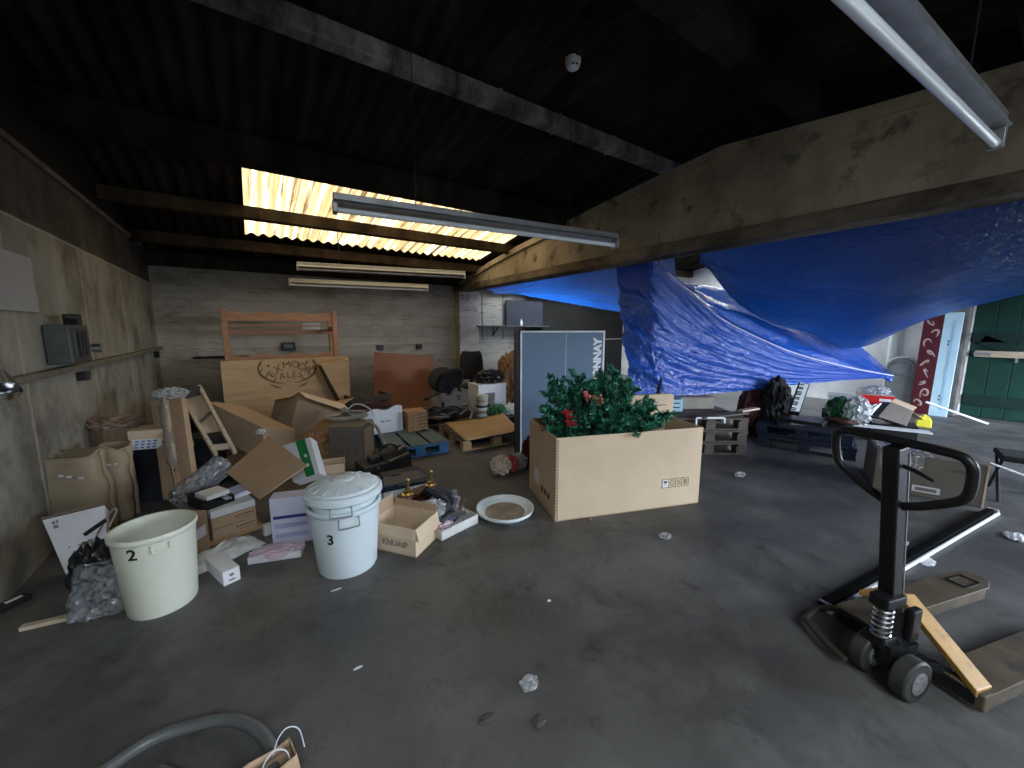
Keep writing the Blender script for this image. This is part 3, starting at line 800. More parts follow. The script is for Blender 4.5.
# two long cartons leaning up
def long_carton(label, pts, t_, m=kraft):
    q = slab(pts, t_); o = q.build('long_carton', m, recenter=True, bevel=.004)
    tag(o, label, 'box', 'long leaning cartons'); return o
lcA = long_carton('long narrow kraft carton leaning on the wall, left of the leaning pair', [(-0.638, 3.881, 0.131), (-0.538, 3.821, 0.177), (-0.653, 4.565, 0.838), (-0.760, 4.632, 0.802)], .06)
lcB = long_carton('long narrow kraft carton leaning on the wall, right of the leaning pair', [(-0.546, 3.886, 0.172), (-0.451, 3.901, 0.278), (-0.534, 4.546, 0.847), (-0.663, 4.630, 0.820)], .06)
fm_, fw, fh = frame_of([(-0.546, 3.886, 0.172), (-0.451, 3.901, 0.278), (-0.534, 4.546, 0.847), (-0.663, 4.630, 0.820)])
b = MB().tube(smooth_path([(-0.651, 4.504, 0.847), (-0.626, 4.335, 0.678), (-0.585, 4.084, 0.454), (-0.563, 3.963, 0.333)], 6), [.02]*3+[.034]*13+[.02]*3, 9)
solo('plastic_film', b, film('grubby_film', (.3,.27,.23), .75, .25, .7, 25), 'rolled grubby clear film between the two leaning long cartons', 'plastic film', smooth=True)
solo('steel_rod', MB().cyl((-0.570, 3.917, 0.390), (-0.522, 3.690, 0.190), .007), steel, 'thin steel rod standing at the foot of the leaning long cartons', 'rod')
b = MB().blob(.24, .2, .11, .35, 2.4, 8, sharp=True)
solo('plastic_film', b, clear_film, 'crumpled clear film draped over the tops of the leaning long cartons', 'plastic film', ((-0.610, 4.595, 0.829)))
# black carton with yellow label behind
P_ = [-0.565, 4.424]; Q_ = [-0.365, 4.341]
w_, rz_, lc = boxloc(P_, Q_, .25)
t = thing('tall_carton', 'black carton with a yellow label behind the leaning long cartons', 'box', lc, rz_)
MB().box(w_*1.2, .25, .47, base=True).build('carton_body', mat('black_card', (.011,.013,.019), .5), t, bevel=.004)
MB().box(.1, .003, .05, (-.05,-.127,.43)).build('label', mat('yellow_label', (.6,.5,.08), .6), t)
# wooden frame with battens, leaning over the pile
fr_pts = [(-0.296, 4.058, 0.381), (-0.163, 4.028, 0.382), (-0.419, 4.783, 0.900), (-0.584, 4.828, 0.860)]
t = thing('wooden_rack', 'pale wooden batten frame leaning over the cartons', 'frame', tuple(fr_pts[0]))
o_ = V(fr_pts[0]); q_ = [V(p)-o_ for p in fr_pts]
for a, b_ in ((q_[0], q_[3]), (q_[1], q_[2])): MB().bar(a, b_, .03, .035).build('rail', pale_wood, t, bevel=.003)
sl = MB().bar(q_[0].lerp(q_[3], .93), q_[1].lerp(q_[2], .93), .03, .09); sl.build('end_board', grey_wood, t)
MB().bar(q_[0].lerp(q_[3], .1), q_[1].lerp(q_[2], .1), .03, .05).build('cross_board', pale_wood, t)
MB().bar(q_[0].lerp(q_[3], .45), q_[1].lerp(q_[2], .6), .02, .02).build('brace', grey_wood, t)
nrm = (q_[1]-q_[0]).cross(q_[3]-q_[0]).normalized()
if nrm.y < 0: nrm = -nrm
MB().prism([q_[0].lerp(q_[3], .35)+nrm*.03, q_[1].lerp(q_[2], .35)+nrm*.03, q_[2].lerp(q_[1], .08)+nrm*.03, q_[3].lerp(q_[0], .08)+nrm*.03], nrm*.012).build('panel', kraft_light, t)
# black sheeting behind
b = MB().blob(.75, .5, .75, .3, 2.0, 4, sharp=True)
solo('bin_bag', b, black_film, 'big black plastic sheet bundle behind the leaning wooden frame', 'plastic sheet', (-0.566, 5.749, 0), smooth=True)
# big low carton with long flap, to the left of the open carton
hx = [(-0.420, 4.891, 0.457), (0.027, 4.292, 0.185), (0.070, 4.378, 0.495), (-0.395, 4.980, 0.719)]
solo('cardboard_box', slab(hx, .4), kraft, 'long kraft carton with taped flap lying in front of the plywood sign', 'box', bevel=.004)
tpz = slab([(-0.264, 4.694, 0.578), (-0.154, 4.584, 0.514), (-0.151, 4.602, 0.561), (-0.260, 4.712, 0.625)], .003, False)
solo('film_scrap', MB().blob(.07,.05,.06,.5,3,2), rubbish, 'small scrap of shiny film lying on the long kraft carton', 'scrap', ((0.041, 4.329, 0.451)))
shut_carton('cardboard_box', 'small dark kraft carton lying between the wooden frame and the kraft sheet', [-0.309, 4.594], [-0.114, 4.724], .2, .2, mat('reddish_card', (.3,.175,.1), .8), z=.0, taped=False)
shut_carton('cardboard_box', 'reddish kraft carton sticking up behind the kraft sheet', [-0.097, 4.712], [0.150, 4.685], .2, .26, mat('reddish_card', (.3,.175,.1), .8), z=.0, taped=False)
# open carton, tilted, in front of the sign
cpt = [V(p) for p in ((0.276, 4.851, 0.156), (0.743, 5.059, 0.021), (0.946, 5.128, 0.515), (0.446, 4.960, 0.749))]
lpt = [V(p) for p in ((0.097, 5.174, 0.249), (0.234, 5.332, 0.646))]
t = thing('cardboard_box', 'open kraft carton tipped on the heap in front of the brewery sign', 'box', tuple(cpt[0]))
o_ = cpt[0]; a_, b_, c_, d_ = [p-o_ for p in cpt]; e_, f_ = [p-o_ for p in lpt]
bk = b_+e_; bkt = c_+f_-d_
def wall4(p, q, r, s, tk=.006):
    n = (q-p).cross(s-p).normalized(); return MB().prism([p, q, r, s], n*tk)
bod = MB()
for pts in ((a_,b_,c_,d_), (a_,e_,f_,d_), (b_,bk,bkt,c_), (e_,bk,bkt,f_), (a_,b_,bk,e_)):
    m = wall4(*pts); bod.add(m.v, m.f)
bod.build('carton_body', kraft, t)
dn = (d_-a_).normalized()
fro = (d_-f_).normalized(); lef = (d_-c_).normalized()
wall4(d_, c_, c_+fro*.16-dn*.13-lef*.03, d_+fro*.16-dn*.1+lef*.0).build('flap', kraft_light, t)
wall4(f_, d_, d_+lef*.1-dn*.1+fro*.02, f_+lef*.14-dn*.1).build('flap', kraft_light, t)
wall4(c_, bkt, bkt-lef*.12+dn*.12, c_-lef*.12+dn*.12).build('flap', kraft, t)
# dark torn flap lying against it
solo('cardboard_sheet', slab([(0.306, 4.663, 0.244), (0.573, 4.418, 0.238), (0.853, 4.623, 0.409), (0.834, 4.776, 0.513), (0.637, 4.773, 0.420)], .02), mat('torn_card', (.27,.16,.085), .8, var=.3, scale=9, stretch=(1,6,3)), 'torn brown cardboard flap leaning on the tipped open carton', 'cardboard')
# brewery sign on plywood
SY = 6.5
t = thing('plywood_sign', 'plywood board with the arched brewery lettering and laurel', 'sign', (.49,SY,0))
MB().box(1.62, .03, 1.02, base=True).build('board', ply, t, bevel=.003)
L_ = MB(); Mf = Matrix.Rotation(PI/2, 4, 'X'); LX, LZ, LY = -.02, .84, -.017
def put(ch, x, z, rot, size): L_.text(ch, size, Matrix.Translation((LX+x, LY, LZ+z)) @ Matrix.Rotation(-rot, 4, 'Y') @ Mf, .0012, bold=0)
for ch, x, z, a in (('E',-.215,-.035,38),('X',-.13,.035,26),('M',-.02,.085,8),('O',.09,.09,-8),('O',.18,.05,-26),('R',.25,-.015,-40)): put(ch, x, z, R(a), .145)
for ch, x, z, a in (('A',-.085,-.075,10),('L',0,-.065,4),('E',.07,-.06,-2),('S',.145,-.06,-8)): put(ch, x, z, R(a), .125)
L_.build('lettering', brown_ink, t)
W2 = MB()
for s_ in (-1, 1):
    ar = [(LX+s_*.37*math.cos(R(k)), LY, LZ+.05+.23*math.sin(R(k))) for k in range(32, -86, -8)]
    W2.tube(ar, [.004+.012*math.sin(PI*i/14) for i in range(len(ar))], 6)
    for k in (10, -12, -34, -56):
        p = V((LX+s_*.37*math.cos(R(k)), LY, LZ+.05+.23*math.sin(R(k))))
        W2.tube([p, p+V((-s_*.035, 0, .03)), p+V((-s_*.04, 0, .075))], [.009,.008,.002], 6)
    ar2 = [(LX+s_*.33*math.cos(R(k)), LY, LZ-.0+.26*math.sin(R(k))) for k in range(-42, -76, -6)]
    W2.tube(ar2, [.003+.009*math.sin(PI*i/5) for i in range(len(ar2))], 6)
    W2.lathe([(0,-.002),(.018,-.002),(.018,.002),(0,.002)], 10, M=Matrix.Translation((LX+s_*.245, LY, LZ+.09 if s_ < 0 else LZ+.115)) @ Mf)
W2.v = [V((p.x, LY+(p.y-LY)*.12, p.z)) for p in W2.v]
W2.build('laurel', brown_ink, t)
# second plywood piece: tapering crate side standing in front of the right end of the sign
tp = [(0.879, 6.300, 0.921), (1.275, 6.300, 0.993), (1.253, 6.300, 0.083), (1.173, 6.300, 0.221)]
t = solo('plywood_offcut', slab(tp, .14), ply, 'tapering plywood crate side standing at the right end of the sign', 'plywood')
tp = [(0.850, 6.290, 0.909), (0.877, 6.290, 0.907), (1.170, 6.290, 0.207), (1.114, 6.290, 0.245)]
MB().prism([V(p)-t.location for p in tp], (0,.12,0)).build('shaded_side', ply_shade, t)  # dark strip for the board's side in shadow, shade put into its colour
# bench frame of varnished pine behind the sign
BY = 7.0
t = thing('pine_shelf_frame', 'varnished pine frame with scalloped rails standing behind the plywood sign', 'frame', (.485,BY+.2,0))
for x in (-.735, .735):
    for y in (-.2, .2): MB().box(.07, .07, 1.74 if y < 0 else 1.62, (x,y,0), base=True).build('post', pine_red, t, bevel=.006)
def rail(z0, z1, y, seed, wave=.02):
    top = [(-.7+1.4*i/28, y, z1-wave*(.5-.5*math.cos(i*PI/4.6+seed))) for i in range(29)]
    return MB().prism([(-.7,y,z0)]+[(.7,y,z0)]+list(reversed(top)), (0,.03,0))
rail(1.57, 1.71, -.2, 0, .03).build('rail', pine_red, t, bevel=.003)
rail(1.36, 1.44, .17, 2, .0).build('rail', pine_red, t, bevel=.003)
rail(.93, 1.07, -.2, 1, .03).build('rail', pine_red, t, bevel=.003)
MB().box(1.4, .34, .022, (0,0,1.5)).build('shelf', pine_red, t, bevel=.003)
MB().box(1.4, .34, .022, (0,0,.9)).build('shelf', pine_red, t, bevel=.003)
for x in (-.735, .735): MB().box(.05, .4, .07, (x,0,1.45)).build('side_rail', pine_red, t, bevel=.004)
# kraft sheet lying tilted on the heap
solo('cardboard_sheet', slab([(-0.212, 3.569, 0.365), (-0.017, 2.998, 0.313), (0.299, 3.170, 0.436), (0.094, 3.936, 0.515)], .006), kraft, 'square plain kraft sheet lying tilted on top of the carton stack', 'cardboard')
# green and white carton behind it
gp = [V(p) for p in ((0.219, 3.492, 0.211), (0.408, 3.376, 0.284), (0.387, 3.676, 0.520), (0.172, 3.809, 0.442))]
t = solo('printed_carton', slab(gp, .1), white_card, 'white carton with a green band leaning behind the kraft sheet', 'box', bevel=.003)
M_, fw, fh = frame_of(gp); nz = M_.to_3x3() @ V((0,0,1))
def onface(u, v): return gp[0].lerp(gp[1], u).lerp(gp[3].lerp(gp[2], u), v)
vw = (V((0,0,1.45))-gp[0]).normalized()
if nz.dot(vw) < 0: nz = -nz
MB().prism([onface(u, v)+nz*.0008-t.location for u, v in ((.5,0),(.82,0),(.82,1),(.5,1))], nz*.001).build('green_band', green_ink, t)
pr = MB()
for u, v in ((.62,.25),(.64,.5)): pr.prism([onface(u+a, v+b_)+nz*.002-t.location for a, b_ in ((0,0),(.1,0),(.1,.08),(0,.08))], nz*.001)
pr.build('white_print', white_card, t)
# small open carton behind bin 3
open_carton('cardboard_box', 'small open kraft carton just behind the lidded white bin', [0.413, 3.651], [0.636, 3.602], .2, .25, [('front',.08,240),('left',.09,140)], kraft_light)
# dark carton with coiled hose
P_, Q_ = [0.614, 4.225], [0.897, 4.031]
t, w_ = shut_carton('cardboard_box', 'dirty grey brown carton with a coiled hose on top', P_, Q_, .34, .46, kraft_grey, taped=False)
pr = MB()
for i in range(4): pr.box(.03, .0015, .022, (-.13+i*.075, -.171, .2-.006*i))
pr.build('print', brown_ink, t)
MB().box(.003, .25, .4, (w_/2+.001,0,.22)).build('loose_flap', kraft, t)
hz = ((0.856, 4.378, 0.424))[2]
hc = V(((0.856, 4.378, 0.424)))
def coil(turns, r, z, rr, seed, sq=.7):
    rn = random.Random(seed); pts = []
    for i in range(int(turns*16)+1):
        a = i*2*PI/16; k = 1+.07*math.sin(a*.37+seed)
        pts.append((hc.x+r*k*math.cos(a), hc.y+.12+r*sq*k*math.sin(a), z+.012*i/16+.01*math.sin(a*.6)))
    return pts
hz = .475
pts = coil(2.25, .2, hz, .02, 1)+[(1.038, 4.135, 0.448), (1.064, 3.981, 0.370), (1.084, 3.889, 0.272)]
solo('hose', MB().tube(smooth_path(pts, 3), .017, 8), grey_hose, 'pale grey flat hose coiled on the dirty carton, one end hanging over', 'hose', smooth=True)
pts = [(hc.x+.02, hc.y+.2, hz+.07), (hc.x+.09, hc.y+.16, hz+.13), (hc.x+.17, hc.y+.12, hz+.12), (hc.x+.25, hc.y+.1, hz+.06), (hc.x+.28, hc.y+.06, hz-.02)]
solo('cable', MB().tube(smooth_path(pts, 6), .008, 6), rope_white, 'thin white cable looping above the coiled hose', 'cable', smooth=True)
solo('pipe_fitting', MB().blob(.09, .08, .07, .3, 2, 3), galv, 'small metal fitting lying on the coiled hose', 'fitting', (hc.x-.02, hc.y+.1, hz+.06), smooth=True)
b = MB().blob(.3, .3, .42, .3, 2.2, 6, sharp=True)
solo('crumpled_paper', b, brown_paper, 'crumpled brown paper between the tipped open carton and the dirty carton', 'paper', (0.521, 4.432, 0))
# ---- carton stack behind the bins
ang_st = place([-0.297, 3.105], [-0.050, 3.184])
stA, stB = [-0.293, 3.132], [-0.043, 3.213]
for k in range(3):
    t, w_ = shut_carton('cardboard_box', ['bottom kraft carton of the stack behind the small white box', 'middle kraft carton of the stack behind the small white box', 'top white edged tray on the kraft carton stack'][k], stA, stB, .28, .075 if k < 2 else .05, kraft if k < 2 else white_card, z=.035+.077*k, taped=False)
    if k < 2:
        pr = MB()
        for i in range(6): pr.box(.016, .0012, .012, (.01+i*.02, -.1406, .045))
        for i in range(5): pr.box(.014, .0012, .006, (.03+i*.02, -.1406, .022))
        pr.build('print', mat('red_brown_ink', (.19,.1,.06), .8), t)
solo('pallet_offcut', MB().box(.34, .26, .033, base=True), raw_wood, 'flat wooden offcut under the kraft carton stack', 'wood', boxloc(stA, stB, .28)[2], boxloc(stA, stB, .28)[1])
topz = .035+.077*2+.05
sw, srz, sl_ = boxloc(stA, stB, .28)
M_st = Matrix.Translation((sl_[0], sl_[1], topz+.001)) @ Matrix.Rotation(srz, 4, 'Z')
def onstack(x, y, z=0): return M_st @ V((x, y, z))
t = thing('file_tray', 'black file tray with white papers on the carton stack', 'tray', onstack(-.08,.02), srz+.2)
MB().box(.19, .2, .012, base=True).box(.19, .012, .09, (0,.094,0), base=True).box(.012, .2, .075, (-.09,0,0), base=True).box(.012, .2, .05, (.09,0,0), base=True).prism([(-.095,-.1,0),(.02,-.1,0),(.02,-.1,.03),(-.06,-.1,.06),(-.095,-.1,.045)], (0,.01,0)).build('tray_body', black_plastic, t)
MB().box(.14, .15, .03, (.01,0,.07)).build('papers', white_paper, t)
for k in range(2): solo('folded_paper', MB().box(.2, .16, .014, base=True), [white_paper, lilac_card][k], ['lower folded white paper lying behind the black file tray', 'upper folded white paper lying behind the black file tray'][k], 'paper', onstack(.08,.06,.001+.016*k), srz+.1+.25*k)
# bubble wrap roll
pts = [V(p) for p in ((-0.510, 3.503, 0.220), (-0.422, 3.576, 0.277), (-0.328, 3.643, 0.335), (-0.219, 3.704, 0.407))]
def rollf(u, v):
    p = smooth_path(pts, 8); f = v*(len(p)-1); j = min(len(p)-2, int(f)); c = p[j].lerp(p[j+1], f-j); d = (p[-1]-p[0]).normalized()
    x = d.cross(V((0,0,1))).normalized(); y = x.cross(d); a = u*2*PI
    r = .085*(1+.25*noise.noise(V((math.cos(a)*2, math.sin(a)*2, v*5))))*(1 if .04 < v < .96 else .75)
    return c+(x*math.cos(a)+y*math.sin(a))*r
solo('bubble_wrap', MB().grid(rollf, 40, 30), bubble, 'long bundle of clear bubble wrap leaning on the carton stack', 'bubble wrap', smooth=True)
# kraft box left of the stack, with a label and tape
P_, Q_ = [-0.411, 2.944], [-0.308, 3.113]
t, w_ = shut_carton('cardboard_box', 'kraft carton with a shipping label between the open bin and the carton stack', P_, Q_, .22, .27, kraft, taped=True)
MB().box(w_*.5, .0015, .07, (w_*.12,-.111,.15)).build('label', white_card, t)
# white poly bag, flat
def bagf(u, v):
    x = -.2+.4*u; y = -.11+.22*v; k = math.sin(u*PI)**.5*math.sin(v*PI)**.5
    return (x, y+.02*noise.noise(V((u*5, 0, 2))), .006+.05*k*(1+.5*noise.noise(V((u*6, v*6, 1))))+.02*abs(noise.noise(V((u*9, v*9, 3))))*k)
bg_ = MB().grid(bagf, 30, 18); n0 = len(bg_.v)
bg_.grid(lambda u, v: (-.2+.4*u, -.11+.22*v, .003), 2, 2)
wb, rzb, lb_ = boxloc([-0.342, 2.801], [-0.026, 2.963], .2)
t = solo('plastic_bag', bg_, white_film, 'flat white plastic mailing bag lying in front of the carton stack', 'bag', (lb_[0], lb_[1], 0), rzb, smooth=True)
# small white box pointing at the camera
cA, cB = V((-0.219, 2.575)), V((-0.328, 2.862))
sd_ = (cB-cA).normalized(); wd_ = V((sd_.y, -sd_.x))*(1 if sd_.y > 0 else -1)
t, w_ = shut_carton('white_box', 'small long white box lying end on in front of the flat mailing bag', cA, cA+wd_*.085, .27, .085, white_card, taped=False)
pr = MB()
for i, (x, z, a, b_) in enumerate([(0,.052,.022,.012),(0,.024,.03,.01),(0,.06,.02,.004)]): pr.box(a, .0012, b_, (x,-.1355,z))
pr.build('print', grey_ink, t)
# pink tissue in a white tray
wb, rzb, lb_ = boxloc([-0.105, 2.746], [0.176, 2.656], .13)
t = thing('white_tray', 'shallow white card tray holding pink tissue', 'tray', lb_, rzb)
carton_walls(wb, .13, .045, .004).build('tray_body', white_card, t)
b = MB().blob(wb*.98, .14, .065, .3, 3.5, 5, (0,0,.012), sharp=True); b.grid(lambda u, v: (-.02+.13*u*(1-v*.6), -.067-.012*v, .055-.04*v), 8, 6)
b.build('tissue', pink_paper, t)
# white lilac carton with a blue band
P_, Q_ = [0.035, 2.906], [0.274, 2.833]
t, w_ = shut_carton('printed_carton', 'white carton with a dark blue band standing left of the lidded bin', P_, Q_, .12, .33, lilac_card, taped=False)
MB().box(w_*.93, .0015, .022, (w_*.03,-.061,.195)).build('blue_band', blue_ink, t)
pr = MB()
for j in range(2):
    for i in range(4): pr.box(.05, .0012, .03, (-w_*.32+i*w_*.2, -.061, .135-.07*j))
pr.build('print', mat('faint_blue_print', (.36,.38,.6), .7), t)
solo('paper_label', MB().box(.05, .04, .075, base=True), white_card, 'small white packet between the carton stack and the blue banded carton', 'packet', (0.015, 3.107, 0), .3)
# ---- by the left wall in front
wp = [V(p) for p in ((-0.945, 3.090, 0.002), (-0.792, 3.104, -0.017), (-0.828, 3.375, 0.341), (-1.095, 3.370, 0.320))]
wp = [V((p.x, p.y, max(p.z, .004))) for p in wp]
t = solo('white_panel_box', slab(wp, .11), white_card, 'flat white box with small black marking propped on edge by the left wall', 'box', bevel=.004)
M_, fw, fh = frame_of(wp); nz = V((0,0,1.45))-wp[0]; n_ = (wp[1]-wp[0]).cross(wp[3]-wp[0]).normalized(); n_ = n_ if n_.dot(nz) > 0 else -n_
def onw(u, v): return wp[0].lerp(wp[1], u).lerp(wp[3].lerp(wp[2], u), v)
pr = MB()
for u, v, a, b_ in ((.12,.9,.05,.04),(.19,.9,.03,.05),(.12,.83,.08,.05)): pr.prism([onw(u+i, v+j)+n_*.0006-t.location for i, j in ((0,0),(a,0),(a,b_),(0,b_))], n_*.001)
for i in range(5): pr.prism([onw(.25+i*.06+k, .5-.08*(i % 3)+j)+n_*.0006-t.location for k, j in ((0,0),(.03,0),(.03,.025),(0,.025))], n_*.0008)
pr.build('marking', mat('pale_grey_print', (.2,.2,.23), .7), t)
tp_ = [wp[3]+V((0,0,.004)), wp[2]+V((0,0,.004)), wp[2]-n_*.14+V((0,0,.03)), wp[3]-n_*.14+V((.02,0,.03))]
solo('cardboard_sheet', MB().prism(tp_, (0,0,.01)), kraft_dark, 'strip of brown cardboard lying on top of the flat white box', 'cardboard')
b = MB().blob(.2, .2, .34, .35, 2.6, 9, sharp=True)
solo('bin_bag', b, black_film, 'black plastic bag beside the open cream bin', 'bag', (-0.786, 2.913, 0), smooth=True)
t = thing('metal_hanger', 'grey metal handle with a clip poking out of the black bag', 'handle', ((-0.788, 2.970, 0.284)))
MB().tube(smooth_path([(0,0,0), V(((-0.773, 3.091, 0.333)))-V(((-0.788, 2.970, 0.284))), V(((-0.756, 3.206, 0.362)))-V(((-0.788, 2.970, 0.284))), V(((-0.742, 3.194, 0.344)))-V(((-0.788, 2.970, 0.284))), V(((-0.757, 3.074, 0.299)))-V(((-0.788, 2.970, 0.284)))], 5), .006, 6).build('bar', galv, t, smooth=True)
MB().bar(V(((-0.837, 3.008, 0.311)))-V(((-0.788, 2.970, 0.284))), V(((-0.753, 3.045, 0.360)))-V(((-0.788, 2.970, 0.284))), .03, .012).build('clip', dark_metal, t)
def bwf(u, v):
    x = -.12+.24*u; k = math.sin(u*PI)**.4*(.35+.65*(1-v)); z = .01+.23*v
    n = noise.noise(V((u*4, v*4, 7)))*.03+noise.noise(V((u*11, v*11, 3)))*.012
    return (x*(1.05-.15*v), -.075*k+n+.05*v, z)
b = MB().grid(bwf, 30, 24)
b.grid(lambda u, v: (lambda p: (p[0], .09-.02*v, p[2]))(bwf(u, v)), 8, 6)
solo('bubble_wrap', b, bubble, 'crumpled sheet of bubble wrap on the floor by the open cream bin', 'bubble wrap', (-0.735, 2.692, 0), -.25, smooth=True)
solo('wooden_batten', MB().bar((-1.017, 2.737, 0.012), (-0.653, 2.679, 0.012), .03, .02), pale_wood, 'thin wooden batten lying on the floor by the left wall', 'batten')
t = thing('plastic_case', 'small black case with a pale strip on the floor by the left wall', 'case', (-1.137, 3.020, .0), .7)
MB().box(.13, .06, .03, base=True).build('case_body', black_plastic, t, bevel=.006)
MB().box(.06, .02, .003, (.01,0,.0312)).build('strip', white_card, t)

# ------------------------------------------------------------------ beside bin 3: kraft carton, tray of tools, pump base, black kit
Fl, Fc, Rc = V((0.575, 2.508)), V((0.782, 2.228)), V((0.968, 2.343))
CD, CH = .27, .19
CW, rz_, lc = boxloc(Fl, Fc, CD)
t = thing('cardboard_box', 'small open kraft carton with folded flaps right of the lidded bin', 'box', lc, rz_)
carton_walls(CW, CD, CH).build('carton_body', kraft_light, t)
flap(t, 'front', CW, CD, CH, .07, 262, kraft_light); flap(t, 'right', CW, CD, CH, .085, 256, kraft_light); flap(t, 'back', CW, CD, CH, .05, 96, kraft); flap(t, 'left', CW, CD, CH, .085, 100, kraft)
MB().text('KNUAIR', .055, Matrix.Translation((.02, -CD/2-.001, .07)) @ Matrix.Rotation(PI/2, 4, 'X'), .0008, bold=.002).build('print', mat('card_print', (.22,.16,.14), .8), t)
# white tray with odds and ends
P_, Q_ = (1.002, 2.319), (1.330, 2.397)
wt, rzt, lt = boxloc(P_, Q_, .26)
t = thing('white_tray', 'shallow marbled white tray full of dark odds and ends', 'tray', lt, rzt)
carton_walls(wt, .26, .07, .005).build('tray_body', mat('marbled_card', (.58,.59,.58), .6, var=.1, scale=14, stain=((.35,.36,.36), 12, .55)), t)
Mt = Matrix.Translation(lt) @ Matrix.Rotation(rzt, 4, 'Z')
def intray(x, y, z): return Mt @ V((x, y, z))
solo('tissue', MB().blob(.16,.1,.08,.35,3.4,2,sharp=True), pink_paper, 'crumpled pink and white tissue at the near end of the tray of odds and ends', 'tissue', intray(-.09,-.04,.008), smooth=False)
t = thing('slab_device', 'black slab shaped device with a dark strap resting across the tray', 'device', intray(.03,.15,.12), rot=(R(38),R(-14),rzt+.5))
MB().box(.27, .17, .04, base=True).build('device_body', mat('charcoal_plastic', (.045,.047,.055), .5), t, bevel=.006)
MB().box(.04, .21, .05, (.0,.06,-.004), base=True).build('strap', black_plastic, t)
t = thing('slab_device', 'second dark grey slab shaped device lower in the tray', 'device', intray(-.04,.03,.1), rot=(R(35),R(-8),rzt+.2))
MB().box(.15, .13, .03, base=True).build('device_body', mat('slate_plastic', (.06,.064,.072), .5), t, bevel=.006)
MB().box(.1, .02, .003, (0,-.03,.0305)).build('slot', black_plastic, t)
for k, (x, y, z, rx, ry, lb_) in enumerate([(.06,.02,.06,20,-60,'left upright grey metal bracket in the tray of odds and ends'),(.11,.05,.06,-10,-50,'right upright grey metal bracket in the tray of odds and ends'),(.03,-.04,.05,60,20,'low grey metal bracket in the tray of odds and ends')]):
    t = thing('metal_bracket', lb_, 'bracket', intray(x,y,z+.04), rot=(R(rx),R(ry),rzt+k))
    MB().box(.2, .035, .012).box(.014, .035, .09, (.095,0,.04)).box(.012,.03,.05,(-.05,0,.025)).build('bracket_body', mat('cast_grey', (.28,.29,.31), .4, .4), t, bevel=.003)
    MB().cyl((-.04,0,0), (-.04,0,.05), .014, .012, 12).build('stud', steel, t, smooth=True)
solo('pipe_fitting', MB().blob(.09,.07,.05,.25,2,4), mat('dark_blue_cap', (.05,.07,.11), .35), 'dark rounded cap in the tray of odds and ends', 'fitting', intray(.02,0,.03), smooth=True)
t = thing('screwdriver', 'reddish handled tool at the right end of the tray of odds and ends', 'tool', intray(.13,.03,.075), rzt+.5)
MB().cyl((-.05,0,0), (.04,0,0), .013, .015, 12).build('handle', mat('dull_red_plastic', (.22,.06,.05), .4), t, smooth=True)
MB().cyl((.04,0,0), (.12,0,.02), .004, seg=8).build('shaft', steel, t)
solo('plastic_film', MB().blob(.2,.16,.13,.4,2.6,12,sharp=True), clear_film, 'crumpled clear film between the kraft carton and the tray', 'plastic film', (1.015, 2.524, .1))
# pump clamp base with two brass finials
PB = 0
t = thing('pump_base', 'dark mahogany beer pump base with two brass finials', 'pump base', (1.042, 2.847, 0.095), .5, rot=(R(4),0,.3))
MB().box(.4, .16, .05, base=True).box(.34, .11, .03, (0,0,.05), base=True).build('base', mahogany, t, bevel=.012)
fin = [(.0,0),(.046,0),(.046,.008),(.03,.014),(.034,.026),(.026,.034),(.014,.04),(.02,.056),(.018,.068),(.008,.076),(.007,.1),(.012,.106),(.016,.118),(.012,.13),(.0,.134)]
for x in (-.11, .12): MB().lathe(fin, 24, (x,.0,.078)).build('brass_finial', brass, t, smooth=True)
solo('crate_support', MB().box(.36, .22, ((1.042, 2.847, 0.095))[2]-.012, base=True), black_plastic, 'black plastic crate under the beer pump base', 'crate', (((1.042, 2.847, 0.095))[0], ((1.042, 2.847, 0.095))[1], 0), .3)
# white carton with a black lid, behind
P_, Q_ = (0.822, 3.065), (1.202, 3.060)
t, w_ = shut_carton('white_box', 'white box with a black till drawer on top behind the beer pump base', P_, Q_, .25, .13, white_card, taped=False)
MB().box(.01,.002,.09,(w_*.18,-.126,.06)).build('slot', black_ink, t)
wq, rq, lq = boxloc(P_, Q_, .25)
t = thing('till_drawer', 'black till drawer with silver edge lying on the white box', 'till', (lq[0],lq[1],.131), rq)
MB().box(w_*1.1, .3, .05, base=True).prism([(-w_*.5,-.15,.05),(w_*.5,-.15,.05),(w_*.42,-.02,.085),(-w_*.42,-.02,.085)], (0,.12,0)).build('drawer_body', navy_plastic, t, bevel=.005)
MB().box(w_*.7, .012, .014, (w_*.15,-.157,.035)).build('silver_edge', steel, t)
MB().box(.08,.06,.004,(-.06,.0,.089)).build('key_plate', grey_paint, t)
t = thing('shop_machine', 'black machine with shiny metal bars standing behind the till drawer', 'machine', (1.086, 3.702, 0), .35)
MB().box(.3, .26, .2, base=True).prism([(-.15,-.13,.2),(.15,-.13,.2),(.15,-.05,.27),(-.15,-.05,.27)], (0,.15,0)).build('machine_body', black_plastic, t, bevel=.008)
MB().bar((-.13,-.14,.215), (.1,-.14,.235), .02, .018).build('metal_bar', steel, t)
MB().bar((.02,-.1,.285), (.13,-.02,.285), .025, .012).build('metal_bar', galv, t)
MB().tube(smooth_path([(-.1,.05,.27),(-.05,.03,.32),(.03,.04,.31),(.12,.06,.27)], 5), .009, 6).build('cable', black_gloss, t, smooth=True)
MB().cyl((.08,-.02,.27), (.08,-.02,.3), .03, seg=14).build('dial', dark_metal, t)
t = thing('shop_machine', 'second black machine behind the hose carton and lidded bin', 'machine', (0.868, 3.609, 0), .1)
MB().box(.22, .25, .22, base=True).box(.1,.1,.05,(.03,0,.22),base=True).build('machine_body', black_plastic, t, bevel=.008)
